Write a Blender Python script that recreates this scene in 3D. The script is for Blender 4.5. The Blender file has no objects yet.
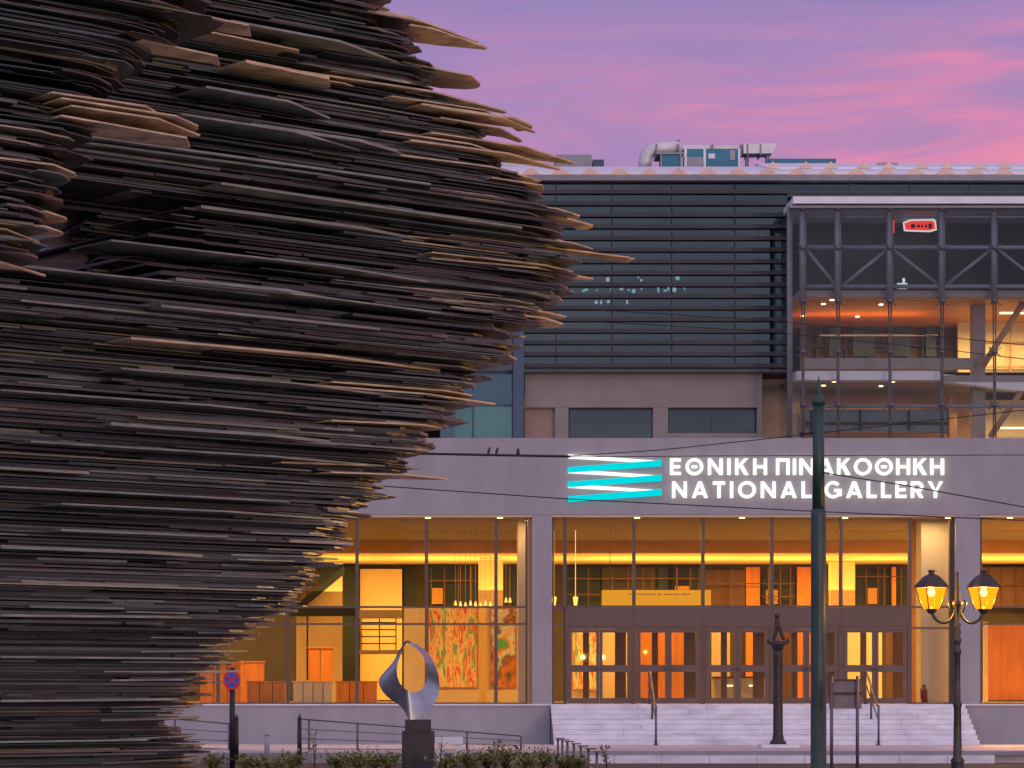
import bpy, bmesh, math, random
from mathutils import Vector, Matrix
random.seed(11)
S = bpy.context.scene
COL = S.collection
R = math.radians
F = 2816.0; VX = 420.0; VY = 692.0; CZ = 1.62        # focal length in px, vanishing point, eye height
STREET = -0.35

def at(px, py, Y):
    return Vector(((px-VX)*Y/F, Y, CZ+(VY-py)*Y/F))
def ax(px, Y): return (px-VX)*Y/F
def az(py, Y): return CZ+(VY-py)*Y/F
def lerp(a, b, t): return a+(b-a)*t
def interp(tab, x):
    if x <= tab[0][0]: return tab[0][1]
    for (x0, y0), (x1, y1) in zip(tab, tab[1:]):
        if x <= x1: return lerp(y0, y1, (x-x0)/(x1-x0))
    return tab[-1][1]

# ------------------------------------------------------------------ materials
MATS = {}
def mat(name, col, rough=0.6, metal=0.0, spec=0.5, var=0.0, scale=3.0, bump=0.0, stretch=(1,1,1), detail=6, col2=None, emit=0, ecol=None):
    m = bpy.data.materials.new(name); m.use_nodes = True
    nt = m.node_tree; N = nt.nodes; L = nt.links
    b = N['Principled BSDF']
    b.inputs['Roughness'].default_value = rough
    b.inputs['Metallic'].default_value = metal
    b.inputs['Specular IOR Level'].default_value = spec
    b.inputs['Base Color'].default_value = (*col, 1)
    if emit:
        b.inputs['Emission Color'].default_value = (*(ecol or col), 1)
        b.inputs['Emission Strength'].default_value = emit
    if var or bump or col2:
        tc = N.new('ShaderNodeTexCoord'); mp = N.new('ShaderNodeMapping')
        mp.inputs['Scale'].default_value = stretch
        L.new(tc.outputs['Object'], mp.inputs['Vector'])
        nz = N.new('ShaderNodeTexNoise'); nz.inputs['Scale'].default_value = scale
        nz.inputs['Detail'].default_value = detail
        L.new(mp.outputs[0], nz.inputs['Vector'])
        if var or col2:
            cr = N.new('ShaderNodeValToRGB')
            cr.color_ramp.elements[0].position = .3; cr.color_ramp.elements[1].position = .7
            c2 = col2 or tuple(min(1, c*(1+var)) for c in col)
            c1 = col if col2 else tuple(c*(1-var) for c in col)
            cr.color_ramp.elements[0].color = (*c1, 1); cr.color_ramp.elements[1].color = (*c2, 1)
            L.new(nz.outputs['Fac'], cr.inputs[0]); L.new(cr.outputs[0], b.inputs['Base Color'])
        if bump:
            bp = N.new('ShaderNodeBump'); bp.inputs['Strength'].default_value = bump; bp.inputs['Distance'].default_value = .02
            L.new(nz.outputs['Fac'], bp.inputs['Height']); L.new(bp.outputs[0], b.inputs['Normal'])
    MATS[name] = m
    return m

def glass(name, tint=(.85,.88,.86), refl=.12, rough=.02, gcol=(.9,.92,.95)):
    m = bpy.data.materials.new(name); m.use_nodes = True
    nt = m.node_tree; N = nt.nodes; L = nt.links
    N.remove(N['Principled BSDF'])
    t = N.new('ShaderNodeBsdfTransparent'); t.inputs[0].default_value = (*tint, 1)
    g = N.new('ShaderNodeBsdfGlossy'); g.inputs['Roughness'].default_value = rough; g.inputs['Color'].default_value = (*gcol, 1)
    f = N.new('ShaderNodeLayerWeight'); f.inputs[0].default_value = .25
    ma = N.new('ShaderNodeMath'); ma.operation = 'MULTIPLY_ADD'; ma.inputs[1].default_value = .22; ma.inputs[2].default_value = refl
    L.new(f.outputs['Fresnel'], ma.inputs[0])
    mx = N.new('ShaderNodeMixShader')
    L.new(ma.outputs[0], mx.inputs[0]); L.new(t.outputs[0], mx.inputs[1]); L.new(g.outputs[0], mx.inputs[2])
    L.new(mx.outputs[0], N['Material Output'].inputs[0])
    MATS[name] = m
    return m

def emis(name, col, s):
    m = bpy.data.materials.new(name); m.use_nodes = True
    nt = m.node_tree; N = nt.nodes; L = nt.links
    N.remove(N['Principled BSDF'])
    e = N.new('ShaderNodeEmission'); e.inputs[0].default_value = (*col, 1); e.inputs[1].default_value = s
    L.new(e.outputs[0], N['Material Output'].inputs[0])
    MATS[name] = m
    return m

def island_mat(name, stops, rough=.35, spec=.5, streak=True):
    """sheet glass: every sheet has its own tone (random per mesh island)"""
    m = bpy.data.materials.new(name); m.use_nodes = True
    nt = m.node_tree; N = nt.nodes; L = nt.links
    b = N['Principled BSDF']; b.inputs['Roughness'].default_value = rough
    b.inputs['Specular IOR Level'].default_value = spec
    g = N.new('ShaderNodeNewGeometry'); cr = N.new('ShaderNodeValToRGB'); cr.color_ramp.interpolation = 'LINEAR'
    el = cr.color_ramp.elements
    while len(el) < len(stops): el.new(.5)
    for e, (p, c) in zip(el, stops): e.position = p; e.color = (*c, 1)
    L.new(g.outputs['Random Per Island'], cr.inputs[0])
    tc = N.new('ShaderNodeTexCoord'); mp = N.new('ShaderNodeMapping'); mp.inputs['Scale'].default_value = (1.6, 1.6, 26)
    L.new(tc.outputs['Object'], mp.inputs[0])
    nz = N.new('ShaderNodeTexNoise'); nz.inputs['Scale'].default_value = 2.2; nz.inputs['Detail'].default_value = 8
    nz.inputs['Roughness'].default_value = .65
    L.new(mp.outputs[0], nz.inputs[0])
    mr = N.new('ShaderNodeMapRange'); mr.inputs['From Min'].default_value = .3; mr.inputs['From Max'].default_value = .72
    mr.inputs['To Min'].default_value = .45; mr.inputs['To Max'].default_value = 1.5
    L.new(nz.outputs['Fac'], mr.inputs[0])
    mu = N.new('ShaderNodeMix'); mu.data_type = 'RGBA'; mu.blend_type = 'MULTIPLY'; mu.inputs[0].default_value = 1
    L.new(cr.outputs[0], mu.inputs[6]); L.new(mr.outputs[0], mu.inputs[7])
    L.new(mu.outputs[2], b.inputs['Base Color'])
    rr = N.new('ShaderNodeMapRange'); rr.inputs['To Min'].default_value = rough-.12; rr.inputs['To Max'].default_value = rough+.25
    L.new(nz.outputs['Fac'], rr.inputs[0]); L.new(rr.outputs[0], b.inputs['Roughness'])
    MATS[name] = m
    return m

# ------------------------------------------------------------------ mesh builder
def wl(o):
    v = Vector((0,0,0))
    while o: v = v+o.location; o = o.parent
    return v
class MB:
    def __init__(s): s.v = []; s.f = []; s.mi = []; s.sm = []
    def _add(s, vs, fs, mi=0, sm=False):
        n = len(s.v); s.v += [tuple(p) for p in vs]
        for f in fs: s.f.append([i+n for i in f]); s.mi.append(mi); s.sm.append(sm)
    def box(s, x0, x1, y0, y1, z0, z1, mi=0):
        if x0 > x1: x0, x1 = x1, x0
        if y0 > y1: y0, y1 = y1, y0
        if z0 > z1: z0, z1 = z1, z0
        vs = [(x,y,z) for z in (z0,z1) for y in (y0,y1) for x in (x0,x1)]
        s._add(vs, [(0,2,3,1),(4,5,7,6),(0,1,5,4),(2,6,7,3),(0,4,6,2),(1,3,7,5)], mi)
        return s
    def pbox(s, px0, px1, py0, py1, Y, d, mi=0):
        """box whose front face spans that patch of the facade plane at distance Y, d deep"""
        return s.box(ax(px0,Y), ax(px1,Y), Y, Y+d, az(py0,Y), az(py1,Y), mi)
    def prism(s, pts, z0, z1, mi=0, tilt=None):
        n = len(pts)
        a = sum((pts[i][0]*pts[(i+1)%n][1]-pts[(i+1)%n][0]*pts[i][1]) for i in range(n))
        if a < 0: pts = pts[::-1]
        tz = tilt or (lambda x, y: 0)
        vs = [(x,y,z0+tz(x,y)) for x,y in pts]+[(x,y,z1+tz(x,y)) for x,y in pts]
        fs = [tuple(range(n))[::-1], tuple(range(n,2*n))]
        fs += [(i,(i+1)%n,n+(i+1)%n,n+i) for i in range(n)]
        s._add(vs, fs, mi); return s
    def vprism(s, pts, y0, y1, mi=0):
        """outline in X-Z, extruded along Y"""
        n = len(pts)
        a = sum((pts[i][0]*pts[(i+1)%n][1]-pts[(i+1)%n][0]*pts[i][1]) for i in range(n))
        if a < 0: pts = pts[::-1]
        vs = [(x,y0,z) for x,z in pts]+[(x,y1,z) for x,z in pts]
        fs = [tuple(range(n)), tuple(range(n,2*n))[::-1]]
        fs += [(i,n+i,n+(i+1)%n,(i+1)%n) for i in range(n)]
        s._add(vs, fs, mi); return s
    def tube(s, pts, rad, n=10, mi=0, cap=True):
        pts = [Vector(p) for p in pts]
        rads = rad if isinstance(rad, (list,tuple)) else [rad]*len(pts)
        vs = []; fs = []
        up = None
        for i, p in enumerate(pts):
            d = (pts[min(i+1,len(pts)-1)]-pts[max(i-1,0)]).normalized()
            if up is None:
                up = Vector((0,0,1)) if abs(d.z) < .9 else Vector((0,1,0))
            a = d.cross(up).normalized(); b = a.cross(d).normalized(); up = b
            for k in range(n):
                t = 2*math.pi*k/n
                vs.append(p+a*math.cos(t)*rads[i]+b*math.sin(t)*rads[i])
        for i in range(len(pts)-1):
            for k in range(n):
                fs.append((i*n+k, (i+1)*n+k, (i+1)*n+(k+1)%n, i*n+(k+1)%n))
        s._add(vs, fs, mi, True)
        if cap:
            m = len(s.v)-len(vs)
            s.f.append([m+k for k in range(n)]); s.mi.append(mi); s.sm.append(False)
            e = m+(len(pts)-1)*n
            s.f.append([e+k for k in range(n)][::-1]); s.mi.append(mi); s.sm.append(False)
        return s
    def lathe(s, prof, x, y, n=20, mi=0, rot=0, smooth=True):
        vs = []; fs = []
        for r, z in prof:
            for k in range(n):
                t = 2*math.pi*k/n+rot
                vs.append((x+r*math.cos(t), y+r*math.sin(t), z))
        for i in range(len(prof)-1):
            for k in range(n):
                fs.append((i*n+k, i*n+(k+1)%n, (i+1)*n+(k+1)%n, (i+1)*n+k))
        m = len(s.v)
        s._add(vs, fs, mi, smooth)
        s.f.append([m+k for k in range(n)][::-1]); s.mi.append(mi); s.sm.append(False)
        e = m+(len(prof)-1)*n
        s.f.append([e+k for k in range(n)]); s.mi.append(mi); s.sm.append(False)
        return s
    def build(s, name, m, parent=None, bevel=0):
        ms = m if isinstance(m, (list,tuple)) else [m]
        vs = s.v
        if parent: o0 = wl(parent)
        else:
            xs = [v[0] for v in vs]; ys = [v[1] for v in vs]; zs = [v[2] for v in vs]
            o0 = Vector(((min(xs)+max(xs))/2, (min(ys)+max(ys))/2, min(zs)))
        me = bpy.data.meshes.new(name)
        me.from_pydata([(v[0]-o0.x, v[1]-o0.y, v[2]-o0.z) for v in vs], [], s.f)
        for q in ms: me.materials.append(MATS[q])
        for p, i, sm in zip(me.polygons, s.mi, s.sm): p.material_index = i; p.use_smooth = sm
        me.update()
        o = bpy.data.objects.new(name, me); COL.objects.link(o)
        if parent: o.parent = parent
        else: o.location = o0
        if bevel:
            bv = o.modifiers.new('Bevel', 'BEVEL'); bv.width = bevel; bv.segments = 2; bv.limit_method = 'ANGLE'
        return o
def tag(o, label=None, cat=None, group=None, kind=None):
    if label: o['label'] = label
    if cat: o['category'] = cat
    if group: o['group'] = group
    if kind: o['kind'] = kind
    return o
def thing(name, label, cat, loc=(0,0,0), group=None):
    o = bpy.data.objects.new(name, None); COL.objects.link(o); o.location = loc
    o.empty_display_size = .2
    return tag(o, label, cat, group)
def copy_tree(o, parent=None):
    c = o.copy(); COL.objects.link(c)
    if parent: c.parent = parent
    for ch in list(o.children): copy_tree(ch, c)
    return c

# palette
mat('fascia_stone', (.345,.34,.357), .75, var=.10, scale=1.1, stretch=(1,1,.3), detail=10, bump=.05)
mat('band_concrete', (.275,.255,.235), .8, var=.08, scale=1.2)
mat('dark_steel', (.055,.06,.072), .45, metal=.3, var=.15, scale=2)
mat('louvre_metal', (.035,.040,.048), .42, metal=.4, var=.2, scale=1.2, stretch=(.4,1,4))
mat('steel_grey', (.22,.235,.26), .5, metal=.2, var=.1)
mat('roof_white', (.78,.84,.84), .5, var=.08, scale=1.5)
mat('gable_glow', (.80,.56,.42), .6, var=.1)  # sunset glow on the gable fronts is put into this colour
mat('bronze_frame', (.12,.085,.07), .45, metal=.3, var=.1)
mat('infill', (.33,.24,.19), .7, var=.06)
mat('lintel_panel', (.135,.092,.075), .5, metal=.2, var=.06, scale=1)
mat('marble', (.72,.74,.79), .5, var=.16, scale=1.4, stretch=(1,1,3))
mat('marble_dark', (.25,.25,.28), .6, var=.1)
mat('forecourt_stone', (.55,.53,.55), .6, var=.1, scale=.8)
mat('asphalt', (.05,.05,.054), .85, var=.2, scale=6, bump=.3)
mat('soil', (.09,.07,.05), .95, var=.3, scale=4, bump=.5)
mat('kerb_stone', (.32,.31,.31), .8, var=.1)
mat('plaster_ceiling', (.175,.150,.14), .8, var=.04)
mat('bulkhead', (.45,.26,.12), .7, var=.05)
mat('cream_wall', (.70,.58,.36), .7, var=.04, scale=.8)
mat('cream_column', (.72,.66,.52), .6, var=.04, scale=.8)
mat('interior_floor', (.50,.42,.32), .35, var=.1, scale=.8)
mat('orange_timber', (.54,.20,.03), .55, var=.18, scale=2, stretch=(3,3,.3))
mat('dark_timber', (.09,.045,.025), .6, var=.2, scale=2, stretch=(3,3,.3))
mat('green_glass_wall', (.028,.042,.070), .7, spec=.1, var=.25, scale=.6)
mat('dark_wall', (.065,.062,.060), .8, spec=.1, var=.25, scale=.7)
mat('shelf_books', (.10,.07,.05), .7, col2=(.25,.18,.12), scale=9, stretch=(2,1,.4))
mat('grey_concrete_in', (.32,.28,.25), .8, var=.06)
mat('blue_unit', (.03,.22,.32), .5, var=.1)
mat('blue_dark', (.05,.10,.16), .5)
mat('duct_white', (.70,.70,.70), .45, metal=.2, var=.1, scale=2)
mat('grey_paint', (.35,.35,.38), .6, var=.1)
mat('green_paint', (.018,.058,.05), .42, var=.35, scale=3, stretch=(1,1,.25), bump=.15)
mat('lamp_iron', (.06,.058,.045), .4, metal=.4, var=.3, scale=8)
mat('rail_metal', (.14,.13,.14), .45, metal=.6, var=.1)
mat('black_metal', (.025,.025,.028), .5, metal=.4, var=.2)
mat('bronze', (.05,.045,.042), .45, metal=.5, var=.3, scale=10, bump=.2)
mat('sign_back', (.19,.165,.185), .6, metal=.2, var=.15, scale=4)
mat('ring_steel', (.33,.37,.42), .36, metal=.65, var=.12, scale=3)
mat('plinth_dark', (.035,.035,.035), .6, var=.3, scale=6, bump=.2)
mat('sign_red', (.65,.02,.03), .4)
mat('sign_blue', (.02,.10,.55), .4)
mat('leaf', (.10,.15,.035), .6, col2=(.30,.27,.09), scale=7)
mat('stem', (.08,.06,.035), .8, var=.2)
mat('red_paint', (.2,.03,.02), .4)
mat('cloth_red', (.45,.03,.04), .8)
mat('pale_card', (.80,.80,.82), .6)
mat('brass', (.75,.5,.2), .4, metal=.3)
mat('skin', (.45,.28,.2), .6)
mat('bird_grey', (.06,.055,.06), .8, var=.2)
mat('neighbour_wall', (.25,.27,.32), .8, var=.1)
emis('sign_white', (1,.97,.9), 1.35)
emis('sign_cyan', (.0,.72,.78), 1.0)
emis('lamp_bulb', (1,.66,.2), 40)
emis('downlight', (1,.75,.35), 4)
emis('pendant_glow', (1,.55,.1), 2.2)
emis('tube_light', (1,.85,.45), 2.5)
emis('reflection_cyan', (.35,1,.85), 4.5)  # glow for window reflections in the louvred glass
emis('reflection_white', (.75,.95,1), 4.5)
emis('lamp_white', (.8,.95,1), .8)
emis('reflection_red', (1,.05,.03), .95)  # glow for the reflected red sign
emis('reflection_pale', (1,.85,.8), .8)
emis('lit_board', (1,.42,.03), .9)
emis('lit_blind', (1,.62,.12), .85)
glass('clear_glass', (.92,.90,.86), .0)
glass('upper_glass', (.90,.92,.93), .014, gcol=(.75,.85,.9))
glass('smoked_glass', (.25,.29,.31), .12, gcol=(.40,.56,.60))
glass('blue_glass', (.25,.5,.62), .10, gcol=(.5,.75,.85))
# lantern pane: faintly frosted and glowing
def lantern_glass():
    m = bpy.data.materials.new('lantern_glass'); m.use_nodes = True
    nt = m.node_tree; N = nt.nodes; L = nt.links; N.remove(N['Principled BSDF'])
    t = N.new('ShaderNodeBsdfTransparent'); t.inputs[0].default_value = (1,.8,.35,1)
    e = N.new('ShaderNodeEmission'); e.inputs[0].default_value = (1,.19,.004,1); e.inputs[1].default_value = 3.0
    mx = N.new('ShaderNodeMixShader'); mx.inputs[0].default_value = .76
    L.new(t.outputs[0], mx.inputs[1]); L.new(e.outputs[0], mx.inputs[2]); L.new(mx.outputs[0], N['Material Output'].inputs[0])
    MATS['lantern_glass'] = m
lantern_glass()
# abstract canvas: upright daubs of colour
def canvas(name, seed, stops, sc=(5,1,1.2)):
    m = bpy.data.materials.new(name); m.use_nodes = True
    nt = m.node_tree; N = nt.nodes; L = nt.links; b = N['Principled BSDF']; b.inputs['Roughness'].default_value = .7
    tc = N.new('ShaderNodeTexCoord'); mp = N.new('ShaderNodeMapping'); mp.inputs['Scale'].default_value = sc
    mp.inputs['Location'].default_value = (seed, seed*.7, 0)
    L.new(tc.outputs['Object'], mp.inputs[0])
    nz = N.new('ShaderNodeTexNoise'); nz.inputs['Scale'].default_value = 1.5; nz.inputs['Detail'].default_value = 4; nz.inputs['Distortion'].default_value = .12
    L.new(mp.outputs[0], nz.inputs[0])
    cr = N.new('ShaderNodeValToRGB'); cr.color_ramp.interpolation = 'LINEAR'; el = cr.color_ramp.elements
    while len(el) < len(stops): el.new(.5)
    for e, (p, c) in zip(el, stops): e.position = p; e.color = (*c, 1)
    L.new(nz.outputs['Fac'], cr.inputs[0]); L.new(cr.outputs[0], b.inputs['Base Color'])
    MATS[name] = m
canvas('canvas_bright', 3.1, [(0,(.03,.3,.5)),(.33,(.9,.8,.3)),(.40,(.7,.04,.01)),(.46,(.95,.8,.4)),(.5,(.8,.25,.03)),(.55,(.95,.85,.5)),(.60,(.1,.5,.2)),(.65,(.8,.12,.03)),(.70,(.9,.7,.2))], sc=(2.6,1,.55))
canvas('canvas_dim', 7.4, [(0,(.03,.03,.05)),(.36,(.12,.1,.05)),(.45,(.75,.25,.03)),(.51,(.2,.12,.05)),(.56,(.75,.85,.9)),(.61,(.75,.3,.05)),(.66,(.1,.5,.15))], sc=(.7,1,.5))
island_mat('glass_stack', [(0,(.008,.010,.009)),(.16,(.034,.030,.024)),(.3,(.026,.044,.042)),(.45,(.080,.070,.053)),(.6,(.050,.088,.084)),(.75,(.115,.108,.082)),(.9,(.13,.19,.165)),(1,(.36,.34,.24))], rough=.26)
island_mat('glass_fin_lit', [(0,(.44,.34,.19)),(.5,(.60,.48,.28)),(1,(.74,.63,.45))], rough=.5, spec=.3)  # warm light on the jutting sheets is put into their tan
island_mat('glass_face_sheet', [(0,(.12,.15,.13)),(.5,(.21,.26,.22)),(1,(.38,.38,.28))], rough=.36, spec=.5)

# ------------------------------------------------------------------ ground
def struct(name, mb, m): return tag(mb.build(name, m), kind='structure')
g = MB(); g.box(-600,600,-200,1500,STREET-.3,STREET); struct('road', g, 'asphalt')
g = MB(); g.box(-40,50,78,120,STREET+.004,0); g_ = struct('forecourt', g, 'forecourt_stone')
# marble kerb face of the forecourt with a dark recessed coping line
g = MB()
x0, x1 = ax(566,78), ax(992,78)
n = 9
for i in range(n):
    a = lerp(x0,x1,i/n)+.006; b = lerp(x0,x1,(i+1)/n)-.006
    g.box(a,b,77.62,77.995,STREET+.002,-.13)
struct('forecourt_step', g, 'marble')
g = MB(); g.box(-30,x0,77.7,77.995,STREET+.002,-.06); struct('forecourt_kerb', g, 'kerb_stone')
g = MB(); g.box(x0,40,77.75,77.996,-.128,-.012); struct('forecourt_coping', g, 'marble_dark')
g = MB(); g.box(-20,4.2,61.5,71,STREET+.004,STREET+.13); struct('planting_bed_kerb', g, 'kerb_stone')
g = MB(); g.box(-19.8,4.0,61.7,70.8,STREET+.134,STREET+.15); struct('planting_bed', g, 'soil')
g = MB(); g.box(-16,9.5,14,42,STREET+.004,STREET+.12); struct('sculpture_island', g, 'kerb_stone')
g = MB(); g.box(9.9,16.5,50,57,STREET+.004,STREET+.11); struct('traffic_island', g, 'kerb_stone')

# ------------------------------------------------------------------ gallery building
D = 88.0
GX0, GX1 = ax(-160,D), ax(1190,D)
b = thing('gallery_building', 'long grey stone gallery with glowing amber lobby below a dark louvred upper storey', 'building', (4,D,0))
fl = az(704,D); zt = az(518,D); zf0 = az(515,D); zf1 = az(438,D)
def part(name, mb, m, parent=b, bevel=0): return mb.build(name, m, parent, bevel)
# plinth, pillars, fascia
m_ = MB(); m_.box(GX0, ax(550,D), D, D+.5, 0, fl-.05); part('plinth', m_, 'fascia_stone')
m_ = MB(); m_.box(ax(964,D), GX1, D, D+.5, 0, fl-.05); part('plinth', m_, 'fascia_stone')
m_ = MB(); m_.box(GX0, ax(552,D)-.002, D-.06, D+.55, fl-.05, fl); part('sill', m_, 'marble')
m_ = MB(); m_.box(ax(957,D), GX1, D-.06, D+.55, fl-.05, fl); part('sill', m_, 'marble')
m_ = MB(); m_.box(GX0, GX1, D-.02, D+1.0, zf0, zf1); part('fascia', m_, 'fascia_stone', bevel=.02)
for p0, p1 in ((532,552),(956,980)):
    m_ = MB(); m_.pbox(p0,p1,515,704,D,.9); o = part('pillar', m_, 'fascia_stone')
    if p0 == 956:
        m_ = MB(); m_.pbox(951.5,955.8,515,704,D+.25,.5); part('reveal', m_, 'bronze_frame')
m_ = MB(); m_.pbox(527.5,531.8,517,704,D+.2,.4); part('reveal', m_, 'bulkhead')
# soffit strip with small downlights
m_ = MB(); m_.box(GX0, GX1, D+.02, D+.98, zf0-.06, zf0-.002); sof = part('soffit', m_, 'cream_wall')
for px in (428, 500, 637, 742, 845, 948, 1010):
    m_ = MB(); m_.lathe([(.09,zf0-.085),(.09,zf0-.061)], ax(px,D+.3), D+.3, 12); part('downlight', m_, 'downlight')
# floor and interior shell
IY = 111.5; BY = 102.0; zb = az(553,BY)
m_ = MB(); m_.box(GX0,GX1,D+.56,IY+6,0.02,fl-.004); part('lobby_floor', m_, 'interior_floor')
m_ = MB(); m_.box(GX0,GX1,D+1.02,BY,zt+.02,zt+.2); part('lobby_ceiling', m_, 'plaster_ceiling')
# perforated strip of slots along the ceiling
m_ = MB()
x = GX0
while x < GX1:
    pxx = VX+(x*F/95.5)
    if int((pxx)//40) % 5 != 4 and not (575 < pxx < 795): m_.box(x,x+.09,95.5,95.62,zt+.008,zt+.019)
    x += .2
part('ceiling_vent', m_, 'dark_wall')
m_ = MB(); m_.box(GX0,GX1,BY,BY+.2,zb,zt+.2); part('bulkhead', m_, 'bulkhead')
m_ = MB(); m_.box(GX0,GX1,BY+.21,IY,zb+.02,zb+.2); part('rear_ceiling', m_, 'cream_wall')
m_ = MB(); m_.box(GX0,GX1,IY,IY+.3,0,zt+.2); part('rear_wall', m_, 'dark_wall')
m_ = MB(); m_.box(GX0-.3,GX0,D+.0,IY+.3,0,zf1); part('side_wall', m_, 'cream_wall')
m_ = MB(); m_.box(GX1,GX1+.3,D+.0,IY+.3,0,zf1); part('side_wall', m_, 'cream_wall')
m_ = MB(); m_.box(GX0-.3,GX1+.3,D+1.01,BY+12,zf1-.25,zf1-.03); part('terrace_roof', m_, 'grey_concrete_in')
rs0 = random.Random(4)
# rear wall features (panels, glazed openings, piers)
def rear(px0,px1,py0,py1,m,name='wall_panel',Y=IY-.25,d=.2): part(name, MB().pbox(px0,px1,py0,py1,Y,d), m)
rear(360,402,569,700,'cream_wall'); rear(300,358,560,700,'dark_wall',Y=IY-.4)
rear(404,425,607,703,'cream_column','pier',Y=104,d=.8)
rear(404,416,566,606,'green_glass_wall'); rear(427,477,565,606,'green_glass_wall')
rear(479,503,560,703,'cream_wall','pier',Y=106,d=.6); rear(505,516,566,603,'green_glass_wall')
rear(320,356,566,703,'green_glass_wall','wall_panel',Y=IY-.7)
rear(567,600,567,606,'green_glass_wall'); rear(602,657,567,590,'dark_wall'); rear(658,668,567,606,'green_glass_wall',Y=IY-.5)
rear(671,704,567,606,'green_glass_wall'); rear(705,745,570,606,'dark_timber'); rear(746,760,567,700,'orange_timber','pier'); rear(762,795,575,606,'green_glass_wall')
rear(797,812,567,703,'orange_timber','pier'); rear(831,855,562,703,'cream_wall','pier',Y=106,d=.6)
rear(857,905,569,606,'green_glass_wall'); rear(892,896,567,606,'orange_timber','pier',Y=IY-.5)
rear(982,1030,590,608,'dark_wall'); rear(982,1040,567,606,'dark_timber',Y=IY-.5)
m_ = MB()
for px in (431,444,458,470,509,575,588,612,628,643,652,676,690,699,718,731,768,780,790,866,878,884,901,990,1002,1016): m_.pbox(px,px+rs0.choice((.8,1.2,1.8)),567,606,IY-.62,.08)
for p0,p1,py in ((427,477,580),(567,704,578),(705,795,583),(857,905,576),(982,1030,584),(567,600,594),(762,795,596)): m_.pbox(p0,p1,py,py+1,IY-.7,.07)
part('rear_mullion', m_, 'dark_timber')
for p0,p1,py in ((675,689,586),(766,778,590),(868,877,588),(432,443,588)): part('wall_panel', MB().pbox(p0,p1,py,604,IY-.4,.1), 'bulkhead')
# interior mezzanine edge over the stairs in the left bay, and balustrade lines
m_ = MB()
for py in (622,629,636,643): m_.pbox(361,396,py,py+1.2,106.3,.05)
for px in (361,379.5,396): m_.pbox(px-.6,px+.6,616,650,106.25,.05)
part('balustrade', m_, 'black_metal')
m_ = MB(); m_.pbox(359,402,610,618,106,.8); m_.pbox(359,402,650,654,106,.8); part('landing', m_, 'grey_concrete_in')
# stair flight rising to the right: dark stringer over a lit soffit wall
m_ = MB(); m_.vprism([(ax(x,107),az(y,107)) for x,y in ((296,612),(342,575),(342,704),(296,704))],107.3,107.5); part('stair_wall', m_, 'cream_wall')
m_ = MB(); m_.vprism([(ax(x,107),az(y,107)) for x,y in ((292,608),(344,566),(344,574),(292,617))],106.9,107.29); part('stair_stringer', m_, 'green_glass_wall')
part('stair_post', MB().pbox(306.5,308.2,580,680,106.6,.1), 'black_metal')
part('mezzanine_edge', MB().pbox(286,360,608,616,106.4,.3), 'green_glass_wall')
# cream columns right behind the glass
for p0, p1 in ((518,528.5),(921,950)):
    m_ = MB(); m_.pbox(p0,p1,519,704,D+1.4,.9); part('column', m_, 'cream_column', bevel=.02)
m_ = MB(); m_.pbox(912,921,519,704,D+2.6,.5); part('column', m_, 'bulkhead')
# glazed bays: frame + pane
def bay(p0, p1, py0, py1, trans=(), Y=D+.3, m='bronze_frame', gl='clear_glass', w=1.7, d=.14, name='window'):
    f = MB()
    f.pbox(p0,p0+w,py0,py1,Y,d); f.pbox(p1-w,p1-.05,py0,py1,Y,d)
    f.pbox(p0+w,p1-w,py0,py0+1.8,Y,d); f.pbox(p0+w,p1-w,py1-1.6,py1,Y,d)
    for t in trans: f.pbox(p0+w,p1-w,t-1,t+1,Y+.01,d-.03)
    o = part(name, f, m)
    part('pane', MB().pbox(p0+w-.3,p1-w+.3,py0+1.6,py1-1.4,Y+.06,.012), gl, o)
    return o
for i in range(-7, 3):
    p0 = 357+69.5*i
    p1 = min(p0+69.5, 527.2)
    bay(p0, p1, 516.5, 704, (607,624))
p0 = 552.4
for p1 in (565,634,703,772,841,910): bay(p0,p1,516.5,607); p0 = p1
bay(910,951.2,516.5,704,(607,628))
bay(552.4,565,607.1,704,(624,))
for p0 in (980.3,1050,1119.5): bay(p0,p0+69.4,516.5,704,(607,624))
# door lintel and five double doors
LY = D+.26
for i in range(5):
    a = 565+69*i; c = a+69
    m_ = MB(); m_.pbox(a+.1,c-.1,607.2,626,LY-.04,.4); part('lintel', m_, 'lintel_panel')
    m_ = MB(); m_.pbox(a+.1,a+2.2,626.1,704,LY-.02,.3); m_.pbox(c-2.2,c-.1,626.1,704,LY-.02,.3); m_.pbox(a+2.3,c-2.3,626.1,629,LY-.02,.3)
    part('door_frame', m_, 'bronze_frame')
    for k in range(2):
        l0 = a+2.6+k*32.0; l1 = l0+31.7
        q0, q1 = (l0+4.0, l1-3.0) if k == 0 else (l0+3.0, l1-4.0)
        f = MB()
        f.pbox(l0,q0,629.3,703.6,LY,.09); f.pbox(q1,l1,629.3,703.6,LY,.09)
        for y0_,y1_ in ((629.3,632.5),(665,672),(698,703.6)): f.pbox(q0,q1,y0_,y1_,LY,.09)
        o = part('door', f, 'lintel_panel')
        part('pane', MB().pbox(q0-.2,q1+.2,632,665.5,LY+.04,.012), 'clear_glass', o)
        part('pane', MB().pbox(q0-.2,q1+.2,671.5,698.5,LY+.04,.012), 'clear_glass', o)
        hx = l1-2.2 if k == 0 else l0+1.0
        h = MB(); h.tube([at(hx-1.5,669,LY-.05), at(hx+2.5,669,LY-.05)], .022, 8)
        h.tube([at(hx,669,LY-.05), at(hx,669,LY+.0)], .015, 6)
        part('handle', h, 'rail_metal', o)
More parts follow.
